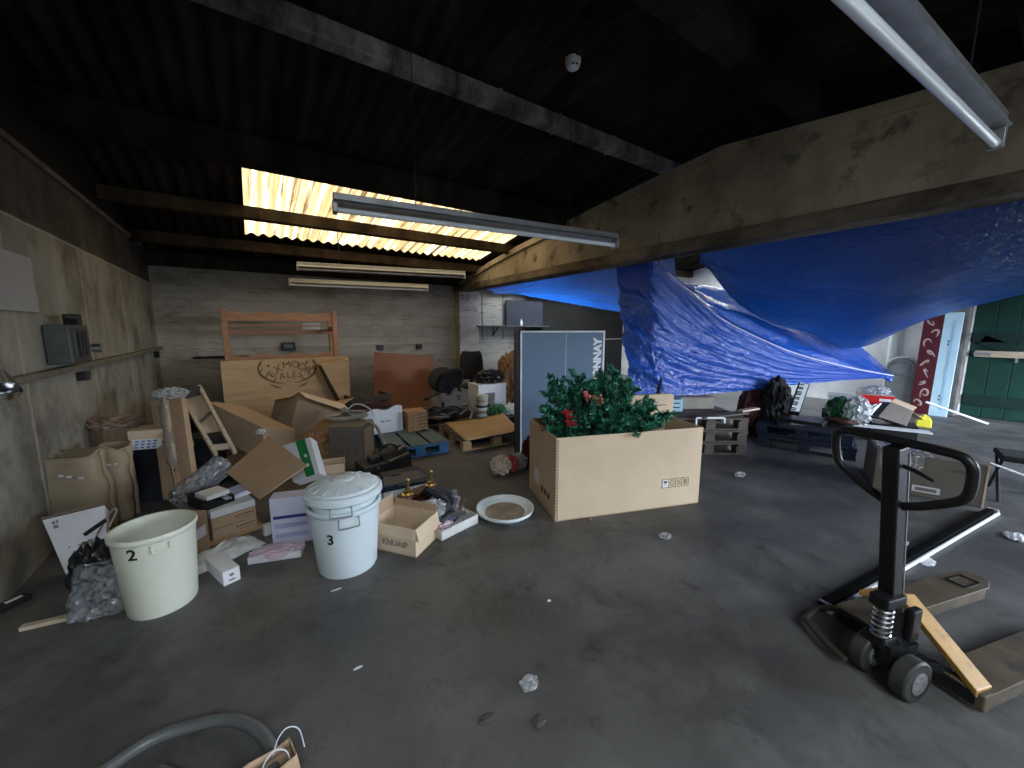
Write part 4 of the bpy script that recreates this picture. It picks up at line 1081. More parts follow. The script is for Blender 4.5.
for x, z in ((-.08,.15),(.02,.19)): MB().box(.025,.02,.02,(x,-.13,z)).build('clip', steel, t)
MB().box(.14, .01, .06, (.02,-.128,.08)).build('grille', dark_metal, t)

# ------------------------------------------------------------------ pallets and the things on them
def pallet(name, label, corner, rz, w, d, m, mdeck=None, h=.144, boards=3, along='y', group=None, z=0):
    """corner = near left corner; w along local x, d away"""
    c = V((corner[0], corner[1], z)); Rm = Matrix.Rotation(rz, 4, 'Z'); o = c+(Rm @ V((w/2,d/2,0)))
    t = thing(name, label, 'pallet', tuple(o), rz, group)
    bw = .1; md = mdeck or m
    if along == 'y':
        gap = (w-boards*w/(boards+.35))/(boards-1); b_w = w/(boards+.35)
        for i in range(boards): MB().box(b_w, d, .02, (-w/2+b_w/2+i*(b_w+gap),0,h-.02), base=True).build('deck_board', md, t, bevel=.003)
        for y in (-d/2+.05, 0, d/2-.05): MB().box(w, .1, .02, (0,y,h-.042), base=True).build('stringer', m, t, bevel=.003)
    else:
        gap = (d-boards*d/(boards+.6))/(boards-1); b_w = d/(boards+.6)
        for i in range(boards): MB().box(w, b_w, .02, (0,-d/2+b_w/2+i*(b_w+gap),h-.02), base=True).build('deck_board', md, t, bevel=.003)
        for x in (-w/2+.05, 0, w/2-.05): MB().box(.1, d, .02, (x,0,h-.042), base=True).build('stringer', m, t, bevel=.003)
    for x in (-w/2+.06, 0, w/2-.06):
        for y in (-d/2+.06, 0, d/2-.06): MB().box(.11, .11, h-.06, (x,y,.018), base=True).build('block', m, t, bevel=.003)
    for y in (-d/2+.06, 0, d/2-.06): MB().box(w, .1, .018, (0,y,0), base=True).build('bottom_board', m, t, bevel=.003)
    return t
A, B = V((1.203, 4.116)), V((1.881, 4.074))
pw = (B-A).length; prz = math.atan2((B-A).y, (B-A).x)
pallet('wooden_pallet', 'blue painted wooden pallet in front of the brown hardboard sheet', A, prz, pw, .95, blue_wood, bluegrey_wood, boards=3)
A, B = V((2.018, 3.980)), V((2.951, 3.893))
pwn = (B-A).length; prn = math.atan2((B-A).y, (B-A).x)
pallet('wooden_pallet', 'bare wooden pallet with a kraft sheet on it', A, prn, pwn, .9, raw_wood, grey_wood, boards=5, along='x')
def ksh(u, v):
    p = V(((2.030, 3.920, 0.160))).lerp(V(((2.837, 3.915, 0.160))), u).lerp(V(((2.200, 4.874, 0.160))).lerp(V(((3.076, 4.730, 0.160))), u), v)
    return (p.x, p.y, .152+.06*max(0, u-.6)*max(0, v-.5)*5+.05*max(0, u-.75)*(1-v)*2)
solo('cardboard_sheet', MB().grid(ksh, 16, 10), mat('tan_sheet', (.5,.33,.16), .7, var=.12, scale=3), 'kraft sheet with curled corners lying on the bare pallet', 'cardboard', smooth=True, solid=.005)
A = V((2.421, 4.794))
pallet('wooden_pallet', 'dark pallet behind, carrying the paint tubs and boxes', A, prn, 1.25, 1.0, grey_wood, boards=5, along='x')
pallet('wooden_pallet', 'dark pallet under the tipped office chair', V((1.974, 5.371)), prn, .78, .8, grey_wood, boards=5, along='x')
# on the blue pallet
Mb = Matrix.Translation((V((1.203, 4.116)).x, V((1.203, 4.116)).y, .145)) @ Matrix.Rotation(prz, 4, 'Z')
def onblue(x, y, z=0): return Mb @ V((x, y, z))
t = thing('white_box', 'white carton with a torn wavy top edge standing on the blue pallet', 'box', onblue(.1,.72), prz+.08)
n_ = 12; top = [(.24-.48*i/n_, 0, .29+.02*math.sin(i*.9)+.035*(1-i/n_)) for i in range(n_+1)]
MB().prism([(-.24,0,0),(.24,0,0)]+top, (0,.012,0)).build('front_panel', mat('bright_card', (.76,.8,.86), .6, var=.03), t)
MB().box(.48, .3, .24, (0,.165,0), base=True).build('carton_body', kraft_dark, t)
MB().box(.03,.0012,.02,(-.02,-.0008,.15)).box(.08,.0012,.01,(.05,-.0008,.15)).build('print', grey_ink, t)
cr = thing('egg_tray_stack', 'stack of orange brown ridged trays on the blue pallet, right of the torn white carton', 'trays', onblue(.5,.75), prz)
for k in range(6): MB().prism([(-.13,-.15,k*.042),(-.065,-.17,k*.042+.02),(0,-.15,k*.042),(.065,-.17,k*.042+.02),(.13,-.15,k*.042),(.13,.15,k*.042),(-.13,.15,k*.042)], (0,0,.034)).build('tray', mat('pulp_tray', (.4,.25,.14), .8), cr)
# hardboard sheet and slatted wood behind it
hb = [(1.716, 6.700, 0.175), (2.747, 6.700, -0.054), (2.901, 6.850, 0.944), (1.799, 6.850, 1.056)]
hb = [V(p) for p in hb]; hb[0].z = hb[1].z = .004
solo('hardboard_sheet', slab(hb, .012), hardboard, 'large reddish brown hardboard sheet leaning against the back wall', 'board')
t = thing('slatted_crate', 'dark wooden slatted crate beside the hardboard sheet', 'crate', (1.490, 6.233, 0), .1)
for k in range(4): MB().box(.62, .02, .09, (0,-.2,.06+.11*k)).build('slat', grey_wood if k % 2 else mahogany, t, bevel=.003)
for x in (-.29, .29): MB().box(.04, .38, .44, (x,0,0), base=True).build('side', grey_wood, t)
# office chairs
def office_chair(label, loc, rz, rot=None):
    t = thing('office_chair', label, 'chair', loc, rz, rot=rot)
    def back(u, v):
        a = (u-.5)*2; w_ = .205*(1-abs(v*2-1)**3*.28); return (a*w_, .2+.05*a*a-.0+.04*v, .55+.5*v)
    m = MB().grid(back, 14, 14); m.build('backrest', black_fabric, t, smooth=True, solid=.05)
    MB().lathe([(0,.42),(.2,.42),(.235,.44),(.24,.47),(.2,.49),(0,.485)], 32).build('seat', black_fabric, t, smooth=True)
    MB().bar((0,.1,.43), (0,.27,.44), .07, .015).bar((0,.265,.43), (0,.27,.66), .07, .015, up=(0,1,0)).build('back_bar', black_plastic, t)
    MB().cyl((0,0,.1), (0,0,.42), .028, .022, 14).build('gas_column', black_plastic, t, smooth=True)
    for k in range(5):
        a = k*2*PI/5
        l_ = MB().bar((0,0,.1), (.28*math.cos(a),.28*math.sin(a),.065), .045, .03).build('foot', black_plastic, t, bevel=.006)
        MB().cyl((.28*math.cos(a)-.02*math.sin(a),.28*math.sin(a)+.02*math.cos(a),.03), (.28*math.cos(a)+.02*math.sin(a),.28*math.sin(a)-.02*math.cos(a),.03), .028, seg=14).build('castor', black_gloss, l_, smooth=True)
    return t
office_chair('upright black office chair near the back wall', (3.263, 5.934, 0), -.3)
t = office_chair('black office chair tipped back on the dark pallet beside the hardboard sheet', (2.624, 5.888, .145), .5, rot=(R(-48),R(12),R(170)))
t.location.z = .36
pts = [(2.644, 5.351, 0.385), (2.722, 5.168, 0.343), (2.716, 5.032, 0.242), (2.635, 4.948, 0.146), (2.534, 4.884, 0.082)]
solo('cable', MB().tube(smooth_path(pts, 6), .014, 7), mat('grey_cable', (.3,.31,.3), .5), 'grey conduit looping down beside the tipped office chair', 'cable', smooth=True)
t = thing('cable_heap', 'heap of dark cables and straps on the pallet below the tipped chair', 'cables', (2.341, 5.263, .146))
rn = random.Random(3)
for k in range(7):
    a = rn.random()*6; pts = [(.42*math.cos(a+.6*i)*(.5+.5*rn.random()), .3*math.sin(a+.6*i)*(.5+.5*rn.random()), .02+.09*rn.random()) for i in range(6)]
    MB().tube(smooth_path(pts, 5), .011, 6).build('cable', [black_hose, grey_hose, black_gloss][k % 3], t, smooth=True)
b = MB().blob(.75,.7,.07,.3,2.4,21,sharp=True)
solo('dark_sheet', b, black_film, 'dark plastic sheeting crumpled under the cable heap', 'plastic sheet', (2.431, 5.351, .146), smooth=True)
# boxes and tubs on the dark pallet
Mp = Matrix.Translation((V((2.421, 4.794)).x, V((2.421, 4.794)).y, .145)) @ Matrix.Rotation(prn, 4, 'Z')
def onp(x, y, z=0): return Mp @ V((x, y, z))
def cbox(label, x, y, z, w, d, h, m, rz=0, extra=None, name='carton', at=onp):
    t = thing(name, label, 'box', at(x,y,z), prn+rz)
    MB().box(w, d, h, base=True).build('carton_body', m, t, bevel=.004)
    if extra: extra(t, w, d, h)
    return t
def tub(label, loc, r, h, m, lidm):
    t = thing('paint_tub', label, 'tub', loc)
    MB().lathe([(0,0),(r*.92,0),(r,h*.9),(r*.97,h*.9),(0,h*.88)], 28).build('tub_body', m, t, smooth=True)
    MB().lathe([(r*1.04,h*.86),(r*1.06,h*.9),(r*1.02,h),(0,h)], 28).build('lid', lidm, t, smooth=True)
    MB().lathe([(r*.955,h*.3),(r*.985,h*.6)], 28).build('label', mat('tub_label', (.35,.33,.27), .6, var=.4, scale=9), t, smooth=True)
tub('lower white paint tub with black lid on the dark pallet', onp(.42,.2), .1, .17, white_plastic, black_plastic)
tub('upper pale tub stacked on the black lidded paint tub', onp(.42,.22,.172), .09, .15, mat('pale_tub', (.5,.5,.42), .5), mat('pale_tub', (.5,.5,.42), .5))
def blk(t, w, d, h):
    MB().box(w*.4, .002, h*.5, (-w*.12,-d/2-.001,h*.5)).build('print', mat('torn_print', (.18,.17,.17), .7, var=.5), t)
    MB().box(w*1.02, d*1.02, .03, (0,0,h), base=True).build('lid', white_card, t)
cbox('white archive box with a torn dark print near the brown paper heap', .66, .55, 0, .5, .36, .42, white_card, .06, blk, 'archive_box')
cbox('pale grey carton behind the upright office chair', .16, 1.05, 0, .26, .26, .42, mat('grey_white_card', (.45,.46,.45), .7))
cbox('narrow white carton leaning by the column', (.3), 1.42, 0, .2, .18, .62, mat('grey_white_card', (.45,.46,.45), .7), .2)
solo('green_bag', MB().blob(.3,.2,.2,.4,2.6,31,sharp=True), green_film, 'green plastic bag on the dark pallet', 'bag', onp(.62,.1), smooth=True)
solo('white_bag', MB().blob(.24,.18,.2,.3,2.2,35), white_film, 'white plastic bag beside the green bag', 'bag', onp(.86,.12), smooth=True)
solo('white_tube', MB().cyl(onp(.95,.2,.06), onp(1.25,-.02,.03), .028, seg=14), white_plastic, 'short white plastic tube on the dark pallet', 'tube', smooth=True)
b = MB().blob(.5,.4,1.0,.45,2.2,41,sharp=True)
solo('crumpled_paper', b, brown_paper, 'tall heap of crumpled brown paper left of the table tennis board', 'paper', onp(1.2,.72))
solo('dark_junk_bag', MB().blob(.5,.35,.22,.4,2.6,44,sharp=True), black_film, 'black bag lying on top of the white archive box', 'bag', onp(.72,.6,.452), smooth=True)
solo('bench_board', MB().box(.95,.06,.42,base=True), hardboard, 'dull brown board standing against the wall behind the boxes', 'board', (5.4,8.1,.0))
# table tennis board
TA, TB = V((2.557, 3.566)), V((3.491, 3.160))
tw = (TB-TA).length; trz = math.atan2((TB-TA).y, (TB-TA).x); tm = (TA+TB)/2
t = thing('table_tennis_board', 'grey blue table tennis board with white border standing behind the tree', 'table tennis table', (tm.x,tm.y,0), trz)
TH = 1.43
MB().box(tw+.06, .06, TH, (-.03,.03,0), base=True).build('board', black_plastic, t, bevel=.003)
MB().box(tw-.01, .004, TH-.01, (0,-.003,.005), base=True).build('playing_face', tt_grey, t)
ln = MB()
ln.box(tw, .004, .018, (0,-.0055,TH-.01)).box(.018, .004, TH, (-tw/2+.009,-.0055,TH/2)).box(.018, .004, TH, (tw/2-.009,-.0055,TH/2)).box(tw, .004, .018, (0,-.0055,.01))
ln.build('border', mat('white_line', (.75,.78,.8), .5), t)
MB().box(.009, .003, TH, (.03,-.0058,TH/2)).build('centre_line', mat('grey_line', (.4,.45,.5), .5), t)
MB().text('DONNAY', .125, Matrix.Translation((tw/2-.085,-.0062,TH-.09)) @ Matrix.Rotation(-PI/2, 4, 'Y') @ Matrix.Rotation(PI/2, 4, 'X'), .001, align='RIGHT', bold=.007).build('lettering', mat('white_line', (.75,.78,.8), .5), t)
for x in (-tw/2+.1, tw/2-.1): MB().bar((x,.06,.02), (x,.3,.02), .03, .03).bar((x,.08,.7), (x,.3,.02), .025, .025).build('leg', black_plastic, t)
# bundle of plastic on the floor by the big carton
t = thing('decoration_bag', 'clear bag of red and white decorations on the floor left of the big carton', 'bag', (2.131, 3.186, 0), .2)
MB().blob(.22,.2,.2,.3,2.4,51,(-.1,0,0),sharp=True).build('white_bundle', mat('ivory_wrap', (.45,.38,.3), .45, var=.3, scale=12), t, smooth=True)
MB().blob(.14,.14,.18,.3,2.6,52,(.03,-.03,0),sharp=True).build('red_bundle', mat('red_wrap', (.3,.04,.04), .4, var=.3), t, smooth=True)
MB().blob(.2,.18,.16,.45,3,53,(.15,.0,0),sharp=True).build('film', clear_film, t, smooth=True)
solo('red_cloth', MB().blob(.16,.14,.34,.4,2.4,55,sharp=True), mat('crimson_cloth', (.1,.008,.02), .8), 'crimson cloth bundle behind the left end of the big carton', 'cloth', (2.419, 3.206, 0), smooth=True)

# ------------------------------------------------------------------ the right hand pile under the tarpaulin
A, B = V((3.972, 2.508)), V((4.682, 2.022))
r1 = math.atan2((B-A).y, (B-A).x)
for k in range(3):
    pallet('wooden_pallet', ['bottom','middle','top'][k]+' dark wooden pallet of the stack right of the big carton', A, r1, (B-A).length, .85, grey_wood, boards=5, along='x', z=.146*k, group='dark pallets stacked under the tarpaulin')
Mq = Matrix.Translation((A.x, A.y, .438)) @ Matrix.Rotation(r1, 4, 'Z')
def onq(x, y, z=0): return Mq @ V((x, y, z))
t = thing('metal_rack', 'thin white metal frame hung on the front of the dark pallets', 'frame', onq(.36,-.03,-.08), r1)
for p, q in (((-.12,0,-.0),(-.12,0,.09)), ((-.12,0,.09),(.2,0,.09)), ((.2,0,.09),(.2,0,.03))): MB().bar(p, q, .018, .018, up=(0,1,0)).build('bar', white_plastic, t)
def slats_crate(label, loc, rz, w, d, h):
    t = thing('plastic_crate', label, 'crate', loc, rz)
    for k in range(3): MB().box(w, .015, h*.24, (0,-d/2,h*(.16+.33*k))).build('slat', crate_blue, t)
    for x in (-w/2, w/2): MB().box(.03, d, h, (x,0,0), base=True).build('side', crate_blue, t)
    MB().box(w, d, .02, base=True).build('bottom', crate_blue, t)
    MB().box(w, .015, h, (0,d/2,0), base=True).build('back', crate_blue, t)
slats_crate('pale blue plastic crate half hidden behind the big carton', onq(.02,.5,.002), r1, .42, .3, .16)
t = cbox('grey carton lying under the lower edge of the tarpaulin', 0, 0, 0, .42, .25, .15, mat('grey_kraft', (.24,.22,.19), .8), at=lambda x, y, z: onq(.5,.62,.002)); t.rotation_euler = (0,0,r1)
solo('loose_board', MB().box(.7,.12,.02,base=True), grey_wood, 'weathered loose board lying across the dark pallets', 'board', onq(.62,.12,.003), r1+.35)
solo('loose_board', MB().box(.35,.07,.02,base=True), pale_wood, 'short pale batten lying on the dark pallets', 'board', onq(1.02,.28,.03), r1+.5)
solo('cloth_heap', MB().blob(.8,.35,.8,.25,2.4,61,sharp=True), dark_red_cloth, 'heap of dark cloth under the tarpaulin', 'cloth', (((5.892, 2.465, 0.455))[0], ((5.892, 2.465, 0.455))[1], .0), smooth=True)
solo('plastic_bundle', MB().blob(.45,.3,.7,.4,4.2,63,sharp=True), black_fabric, 'black bristly bundle behind the white keyboard', 'bundle', ((5.841, 2.206, 0.168)))
# blue black pallets
A2, B2 = V((5.165, 2.113)), V((5.429, 1.222))
r2 = math.atan2((B2-A2).y, (B2-A2).x); w2 = (B2-A2).length
pallet('plastic_pallet', 'lower blue black pallet in front of the keyboard', A2, r2, w2, 1.0, navy_plastic, boards=7, along='x', h=.15)
pallet('plastic_pallet', 'upper blue black pallet in front of the keyboard', A2+V((.03,.05)), r2-.03, w2, .95, navy_plastic, boards=7, along='x', h=.13, z=.152)
Ms = Matrix.Translation((A2.x, A2.y, .284)) @ Matrix.Rotation(r2, 4, 'Z')
def ons(x, y, z=0): return Ms @ V((x, y, z))
solo('black_board', MB().box(w2*.75,.5,.03,base=True), black_gloss, 'black panel lying on the blue black pallets', 'panel', ons(w2*.5,.36), r2+.25)
solo('black_board', MB().box(w2*.5,.4,.025,base=True), black_plastic, 'second black panel lying skewed on the first', 'panel', ons(w2*.45,.45,.031), r2-.2)
# keyboard on end
kp = [V(p) for p in ((5.450, 1.910, 0.448), (5.501, 1.811, 0.435), (5.870, 1.859, 0.757), (5.815, 1.961, 0.775))]
t = solo('music_keyboard', slab(kp, .07), black_plastic, 'black and white music keyboard standing on end in front of the tarpaulin', 'keyboard', bevel=.004)
M_, kw, kh = frame_of(kp)
nk = (kp[1]-kp[0]).cross(kp[3]-kp[0]).normalized(); nk = nk if nk.dot(V((0,0,1.45))-kp[0]) > 0 else -nk
def onk(u, v): return kp[0].lerp(kp[1], u).lerp(kp[3].lerp(kp[2], u), v)-t.location+nk*.001
MB().prism([onk(.12,.03), onk(.9,.03), onk(.9,.97), onk(.12,.97)], nk*.006).build('white_keys', white_plastic, t)
bk_ = MB()
for i in range(18):
    if i % 7 in (2, 6): continue
    v0 = .05+i*.05
    bk_.prism([onk(.12,v0)+nk*.006, onk(.55,v0)+nk*.006, onk(.55,v0+.026)+nk*.006, onk(.12,v0+.026)+nk*.006], nk*.006)
bk_.build('black_keys', black_ink, t)
solo('green_bag', MB().blob(.35,.3,.36,.4,2.8,71,sharp=True), green_film, 'dark green crumpled bag right of the music keyboard', 'bag', ons(.78,.75), smooth=True)
solo('plastic_film', MB().blob(.3,.24,.36,.45,2.6,73,sharp=True), clear_film, 'crumpled clear film hanging in front of the green bag by the keyboard', 'plastic film', ons(.92,.62,.03), smooth=True)
solo('brown_parcel', MB().blob(.3,.12,.09,.2,1.8,75), mat('brown_leather', (.06,.028,.022), .5), 'dark brown rolled parcel below the green bag', 'parcel', ons(.8,.5,.03), r2, smooth=True)
# clear box, white board and red tray
def bigbox(label, nm, p, z, w, d, h, m, rz, lidm=None):
    t = thing(nm, label, 'box', (p[0],p[1],z), rz)
    carton_walls(w, d, h, .006).build('box_body', m, t)
    return t
solo('support_block', MB().box(.85,.4,((7.256, 1.688, 0.298))[2]-.01,base=True), black_plastic, 'black crate under the clear plastic box and red tray', 'crate', (((7.280, 1.672, 0.298))[0], ((7.280, 1.672, 0.298))[1], 0), r2)
t = bigbox('clear plastic storage box left of the red box', 'storage_box', (7.014, 1.797, 0.323), ((7.256, 1.688, 0.298))[2], .34, .3, .22, clear_plastic, r2)
MB().box(.38,.32,.02,(0,0,.2),base=True).build('lid', clear_plastic, t)
MB().blob(.28,.22,.14,.3,2.4,80,(0,0,.01)).build('contents', mat('pale_contents', (.35,.36,.37), .6, var=.4, scale=12), t, smooth=True)
t = bigbox('bright red plastic box with a white label', 'red_box', (7.437, 1.566, 0.312), ((7.256, 1.688, 0.298))[2], .4, .3, .22, red_plastic, r2)
MB().box(.39,.31,.012,(0,0,.22),base=True).build('lid', mat('clear_lid', (.5,.4,.42), .3), t)
MB().box(.12,.003,.04,(.1,-.152,.16)).build('label', white_card, t)
solo('plastic_film', MB().blob(.36,.28,.12,.4,2.8,83,sharp=True), clear_film, 'crumpled clear film on top of the red plastic box', 'plastic film', (((7.437, 1.566, 0.312))[0], ((7.437, 1.566, 0.312))[1], ((7.256, 1.688, 0.298))[2]+.235), smooth=True)
wb_ = [(6.649, 1.605, 0.247), (7.352, 1.377, 0.298), (7.352, 1.401, 0.436), (6.637, 1.636, 0.380)]
solo('white_drawer_front', slab(wb_, .02), white_plastic, 'white panel leaning below the red plastic box', 'panel', bevel=.003)
solo('cable', MB().tube(smooth_path([(6.932, 1.507, 0.451), (6.798, 1.552, 0.390), (6.742, 1.489, 0.298), (6.944, 1.454, 0.403), (7.044, 1.429, 0.438)], 6), .006, 6), black_plastic, 'thin black cable hanging over the white panel', 'cable', smooth=True)
# open carton of white bottles
cp = [V(p) for p in ((6.551, 1.321, 0.341), (6.626, 1.073, 0.265), (6.854, 1.068, 0.427), (6.839, 1.276, 0.511))]
t = thing('cardboard_box', 'open carton of white bottles lying tilted behind the pallet jack', 'box', tuple(cp[0]))
nb = (cp[1]-cp[0]).cross(cp[3]-cp[0]).normalized(); nb = nb if nb.y > 0 or nb.x > 0 else -nb
if nb.dot(V((0,0,1.45))-cp[0]) > 0: nb = -nb
o_ = cp[0]; q = [p-o_ for p in cp]; up_ = (q[3]-q[0]).normalized(); dp_ = nb*.26+V((0,0,.17))
bod = MB()
for pts in ((q[0],q[1],q[2],q[3]), (q[0]+dp_,q[1]+dp_,q[2]+dp_,q[3]+dp_), (q[0],q[0]+dp_,q[3]+dp_,q[3]), (q[1],q[1]+dp_,q[2]+dp_,q[2]), (q[0],q[1],q[1]+dp_,q[0]+dp_)):
    m = wall4(*pts); bod.add(m.v, m.f)
bod.build('carton_body', kraft_grey, t)
wall4(q[3], q[2], q[2]+up_*.09-nb*.02+V((0,0,-.02)), q[3]+up_*.09-nb*.02+V((0,0,-.02))).build('flap', kraft_light, t)
wall4(q[3]+dp_, q[2]+dp_, q[2]+dp_+up_*.1+nb*.1, q[3]+dp_+up_*.1+nb*.1).build('flap', kraft_light, t)
rt = (q[2]-q[3]).normalized()
wall4(q[2], q[2]+dp_, q[2]+dp_*.9+rt*.13-up_*.06, q[2]+dp_*.1+rt*.13-up_*.06).build('flap', kraft_light, t)
for i in range(4):
    for j in range(2):
        c0 = o_+q[0].lerp(q[1], .14+.24*i)+dp_*(.28+.42*j)
        pr_ = [(0,0),(.03,0),(.033,.01),(.033,.12),(.02,.145),(.018,.165),(0,.165)]
        Mr = up_.to_track_quat('Z', 'Y').to_matrix().to_4x4(); Mr.translation = V((0,0,0))
        b = MB().lathe(pr_, 14, M=Mr)
        solo('white_bottle', b, [white_plastic, black_plastic, white_plastic][(i+j) % 3], ['white','black','white'][(i+j) % 3]+' bottle in the tilted open carton, '+['near','far'][j]+' row, '+['first','second','third','fourth'][i]+' from the left', 'bottle', tuple(c0+up_*.02), group='bottles in the tilted carton', smooth=True)
t = thing('yellow_container', 'bright yellow plastic container on the floor beside the tilted carton', 'container', (8.322, 1.168, 0), .2)
MB().box(.2, .16, .1, base=True).prism([(-.1,-.08,.1),(.1,-.08,.1),(.06,-.05,.15),(-.06,-.05,.15)], (0,.1,0)).build('container_body', yellow_plastic, t, bevel=.01)
MB().cyl((0,0,.15), (0,0,.175), .025, seg=14).build('cap', yellow_plastic, t, smooth=True)
solo('white_strip', MB().box(.75,.16,.012,base=True), white_card, 'white strip of card on the floor below the tilted carton', 'card', (((6.363, 1.190, 0.254))[0], ((6.363, 1.190, 0.254))[1], ((6.633, 1.191, 0.265))[2]-.018), r2+.1)
solo('support_block', MB().box(.42,.34,((6.633, 1.191, 0.265))[2]-.02,base=True), black_plastic, 'low black crate under the tilted open carton', 'crate', (((6.838, 1.228, 0.229))[0], ((6.838, 1.228, 0.229))[1], 0), r2)
# long pole
solo('pole', MB().cyl((8.946, 1.263, 0.286), (9.2,.62,.02), .017, seg=12), white_plastic, 'long white pole resting on the tilted carton with one end on the floor', 'pole', smooth=True)
# leaning boards by the door
def leanboard(name, label, m, y, w, h, x=XR-.42, t_=.04, lean=.12):
    t = thing(name, label, 'board', (x,y,0), 0, rot=(0,math.atan2(lean,h),0))
    MB().box(t_, w, h, base=True).build('board', m, t, bevel=.006)
    return t
yb_ = ((9.500, 1.405, 0.587))[1]
t = leanboard('banner_board', 'narrow maroon board with white scrolled lettering leaning by the door', maroon, yb_, .24, 1.75)
for i in range(9):
    z = .16+i*.17; s_ = (-1)**i; sc = MB()
    sc.tube([(-.021, .03*s_+.05*math.cos(a*s_+.6*i)*(1-.05*a), z+(.075+.02*math.sin(i*2.3))*math.sin(a+.5*s_)*(1-.05*a)+.012*a) for a in [k*(.42+.12*math.sin(i*1.7)) for k in range(12)]], [.005+.01*math.sin(PI*k/11) for k in range(12)], 6)
    sc.v = [V((-.0212+(p.x+.0212)*.08, p.y, p.z)) for p in sc.v]
    sc.build('scroll_letter', mat('cream_letters', (.4,.3,.29), .6), t)
yb2 = ((9.500, 1.199, 0.609))[1]
t = leanboard('pale_board', 'pale blue white board with rounded top leaning next to the maroon board', pale_blue, yb2, .24, 1.72)
sl = MB()
for z in (.28,.34,1.2,1.25): sl.box(.003,.02,.03,(-.0215,0,z))
sl.build('holes', mat('blue_holes', (.06,.12,.2), .5), t)
MB().box(.004,.03,1.5,(-.021,-.03,.85)).build('groove', mat('blue_groove', (.3,.5,.62), .5), t)
solo('pipe', MB().cyl((XR-.08,((9.800, 1.937, 0.506))[1],.0), (XR-.08,((9.800, 1.937, 0.506))[1],2.9), .04, seg=16), white_plastic, 'white downpipe on the whitewashed wall', 'pipe', smooth=True)
ym_ = ((9.500, 1.710, 0.553))[1]
t = thing('wire_screen', 'grey arched mesh screen leaning on the whitewashed wall', 'screen', (9.55,ym_,.0), 0, rot=(0,.06,0))
ar = [(0,-.22,0),(0,-.22,.75)]+[(0,-.22*math.cos(a),.75+.2*math.sin(a)) for a in [k*PI/10 for k in range(1,10)]]+[(0,.22,.75),(0,.22,0)]
MB().tube(ar, .022, 8).build('rim', galv, t, smooth=True)
MB().prism([V(p)*.985 for p in ar], (.012,0,0)).build('panel', mat('screen_grey', (.16,.17,.175), .5), t)
MB().tube([(-.03,.12*math.cos(k*PI/8),.75+.12*math.sin(k*PI/8)) for k in range(16)], .006, 6, True).build('wire_loop', steel, t)
t = thing('wall_bracket', 'small pale bracket fixed to the stone pier', 'bracket', (XR-.26,((9.640, 1.167, 1.187))[1],((9.640, 1.167, 1.187))[2]), 0)
MB().box(.03,.16,.05).box(.08,.03,.03,(-.04,.04,0)).build('bracket_body', white_plastic, t)

# ------------------------------------------------------------------ things behind and beside the pallet jack
gA, gB = V((4.643, 0.911)), V((4.861, 0.277))
w_, rz_, lc = boxloc(gA, gB, .62)
t = thing('grey_carton', 'large flat grey brown carton with a white label behind the pallet jack', 'box', lc, rz_)
MB().box(w_, .62, .36, base=True).build('carton_body', mat('grey_brown_card', (.14,.125,.105), .75, var=.1, scale=3), t, bevel=.006)
MB().box(.012, .004, .36, (w_/2-.006,-.312,.18)).build('corner_edge', kraft_light, t)
MB().box(.17,.003,.055,(-w_*.0,-.3115,.07)).build('label', white_card, t)
MB().box(.13,.002,.03,(-w_*.0,-.3135,.07)).build('label_print', grey_ink, t)
MB().box(.12,.003,.02,(w_*.3,-.3115,.27)).build('hand_hole', mat('faint_mark', (.1,.09,.08), .8), t)
MB().grid(lambda u, v: (-w_*.47+w_*.5*u, -.31+.45*v, .363+.03*abs(noise.noise(V((u*6,v*6,0))))), 24, 16).grid(lambda u, v: (-w_*.47+w_*.42*u, -.318-.015*abs(noise.noise(V((u*7,v*5,0)))), .24+.1*noise.noise(V((u*4,0,7)))*(1-v)+.12*v), 20, 8).build('wrap', film('stretch_wrap', (.4,.41,.43), .5, .12, .9, 14), t)
# black stool
t = thing('folding_stool', 'black folding stool at the right edge beside the grey carton', 'stool', (5.341, 0.129, 0), .2)
MB().box(.34,.3,.05,(.05,0,.34),base=True).build('seat', black_fabric, t, bevel=.015)
for y in (-.13, .13): MB().tube([(-.18,y,0),(.2,y,.36)], .012, 8).build('leg', jack_black, t); MB().tube([(.28,y,0),(-.08,y,.36)], .012, 8).build('leg', jack_black, t)
solo('white_rod', MB().cyl((4.702, 0.274, 0.416), (4.809, 0.064, 0.331), .008), white_plastic, 'thin white rod lying across the black folding stool', 'rod')
# long light tube on the floor, its shadow built as a black strip
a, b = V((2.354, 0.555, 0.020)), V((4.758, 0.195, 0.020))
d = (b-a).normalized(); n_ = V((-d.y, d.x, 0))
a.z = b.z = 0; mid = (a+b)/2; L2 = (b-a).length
t = thing('light_tube', 'long white light tube with a black strip for its shadow, on the floor by the pallet jack', 'light fitting', tuple(mid), math.atan2(d.y, d.x))
MB().box(L2, .042, .045, (0,.036,0), base=True).build('batten_or_shadow_bar', mat('tube_shadow_black', (.004,.004,.004), .95, spec=.03), t, bevel=.004)  # black strip standing in for the shadow cast by the tube
MB().cyl((-L2/2,0,.014), (L2/2,0,.014), .013, seg=16).build('tube', tube_glass, t, smooth=True)
for s_ in (-1, 1): MB().box(.02,.06,.047,(s_*(L2/2-.011),.025,0),base=True).build('end_cap', enamel if s_ > 0 else galv, t)
# ------------------------------------------------------------------ pallet jack
JO = V((2.19,.03)); je = V((.954,-.3)); jn = V((.3,.954))
t = thing('pallet_jack', 'worn yellow and black pallet jack with a loop handle', 'pallet jack', (JO.x,JO.y,0), math.atan2(je.y, je.x))
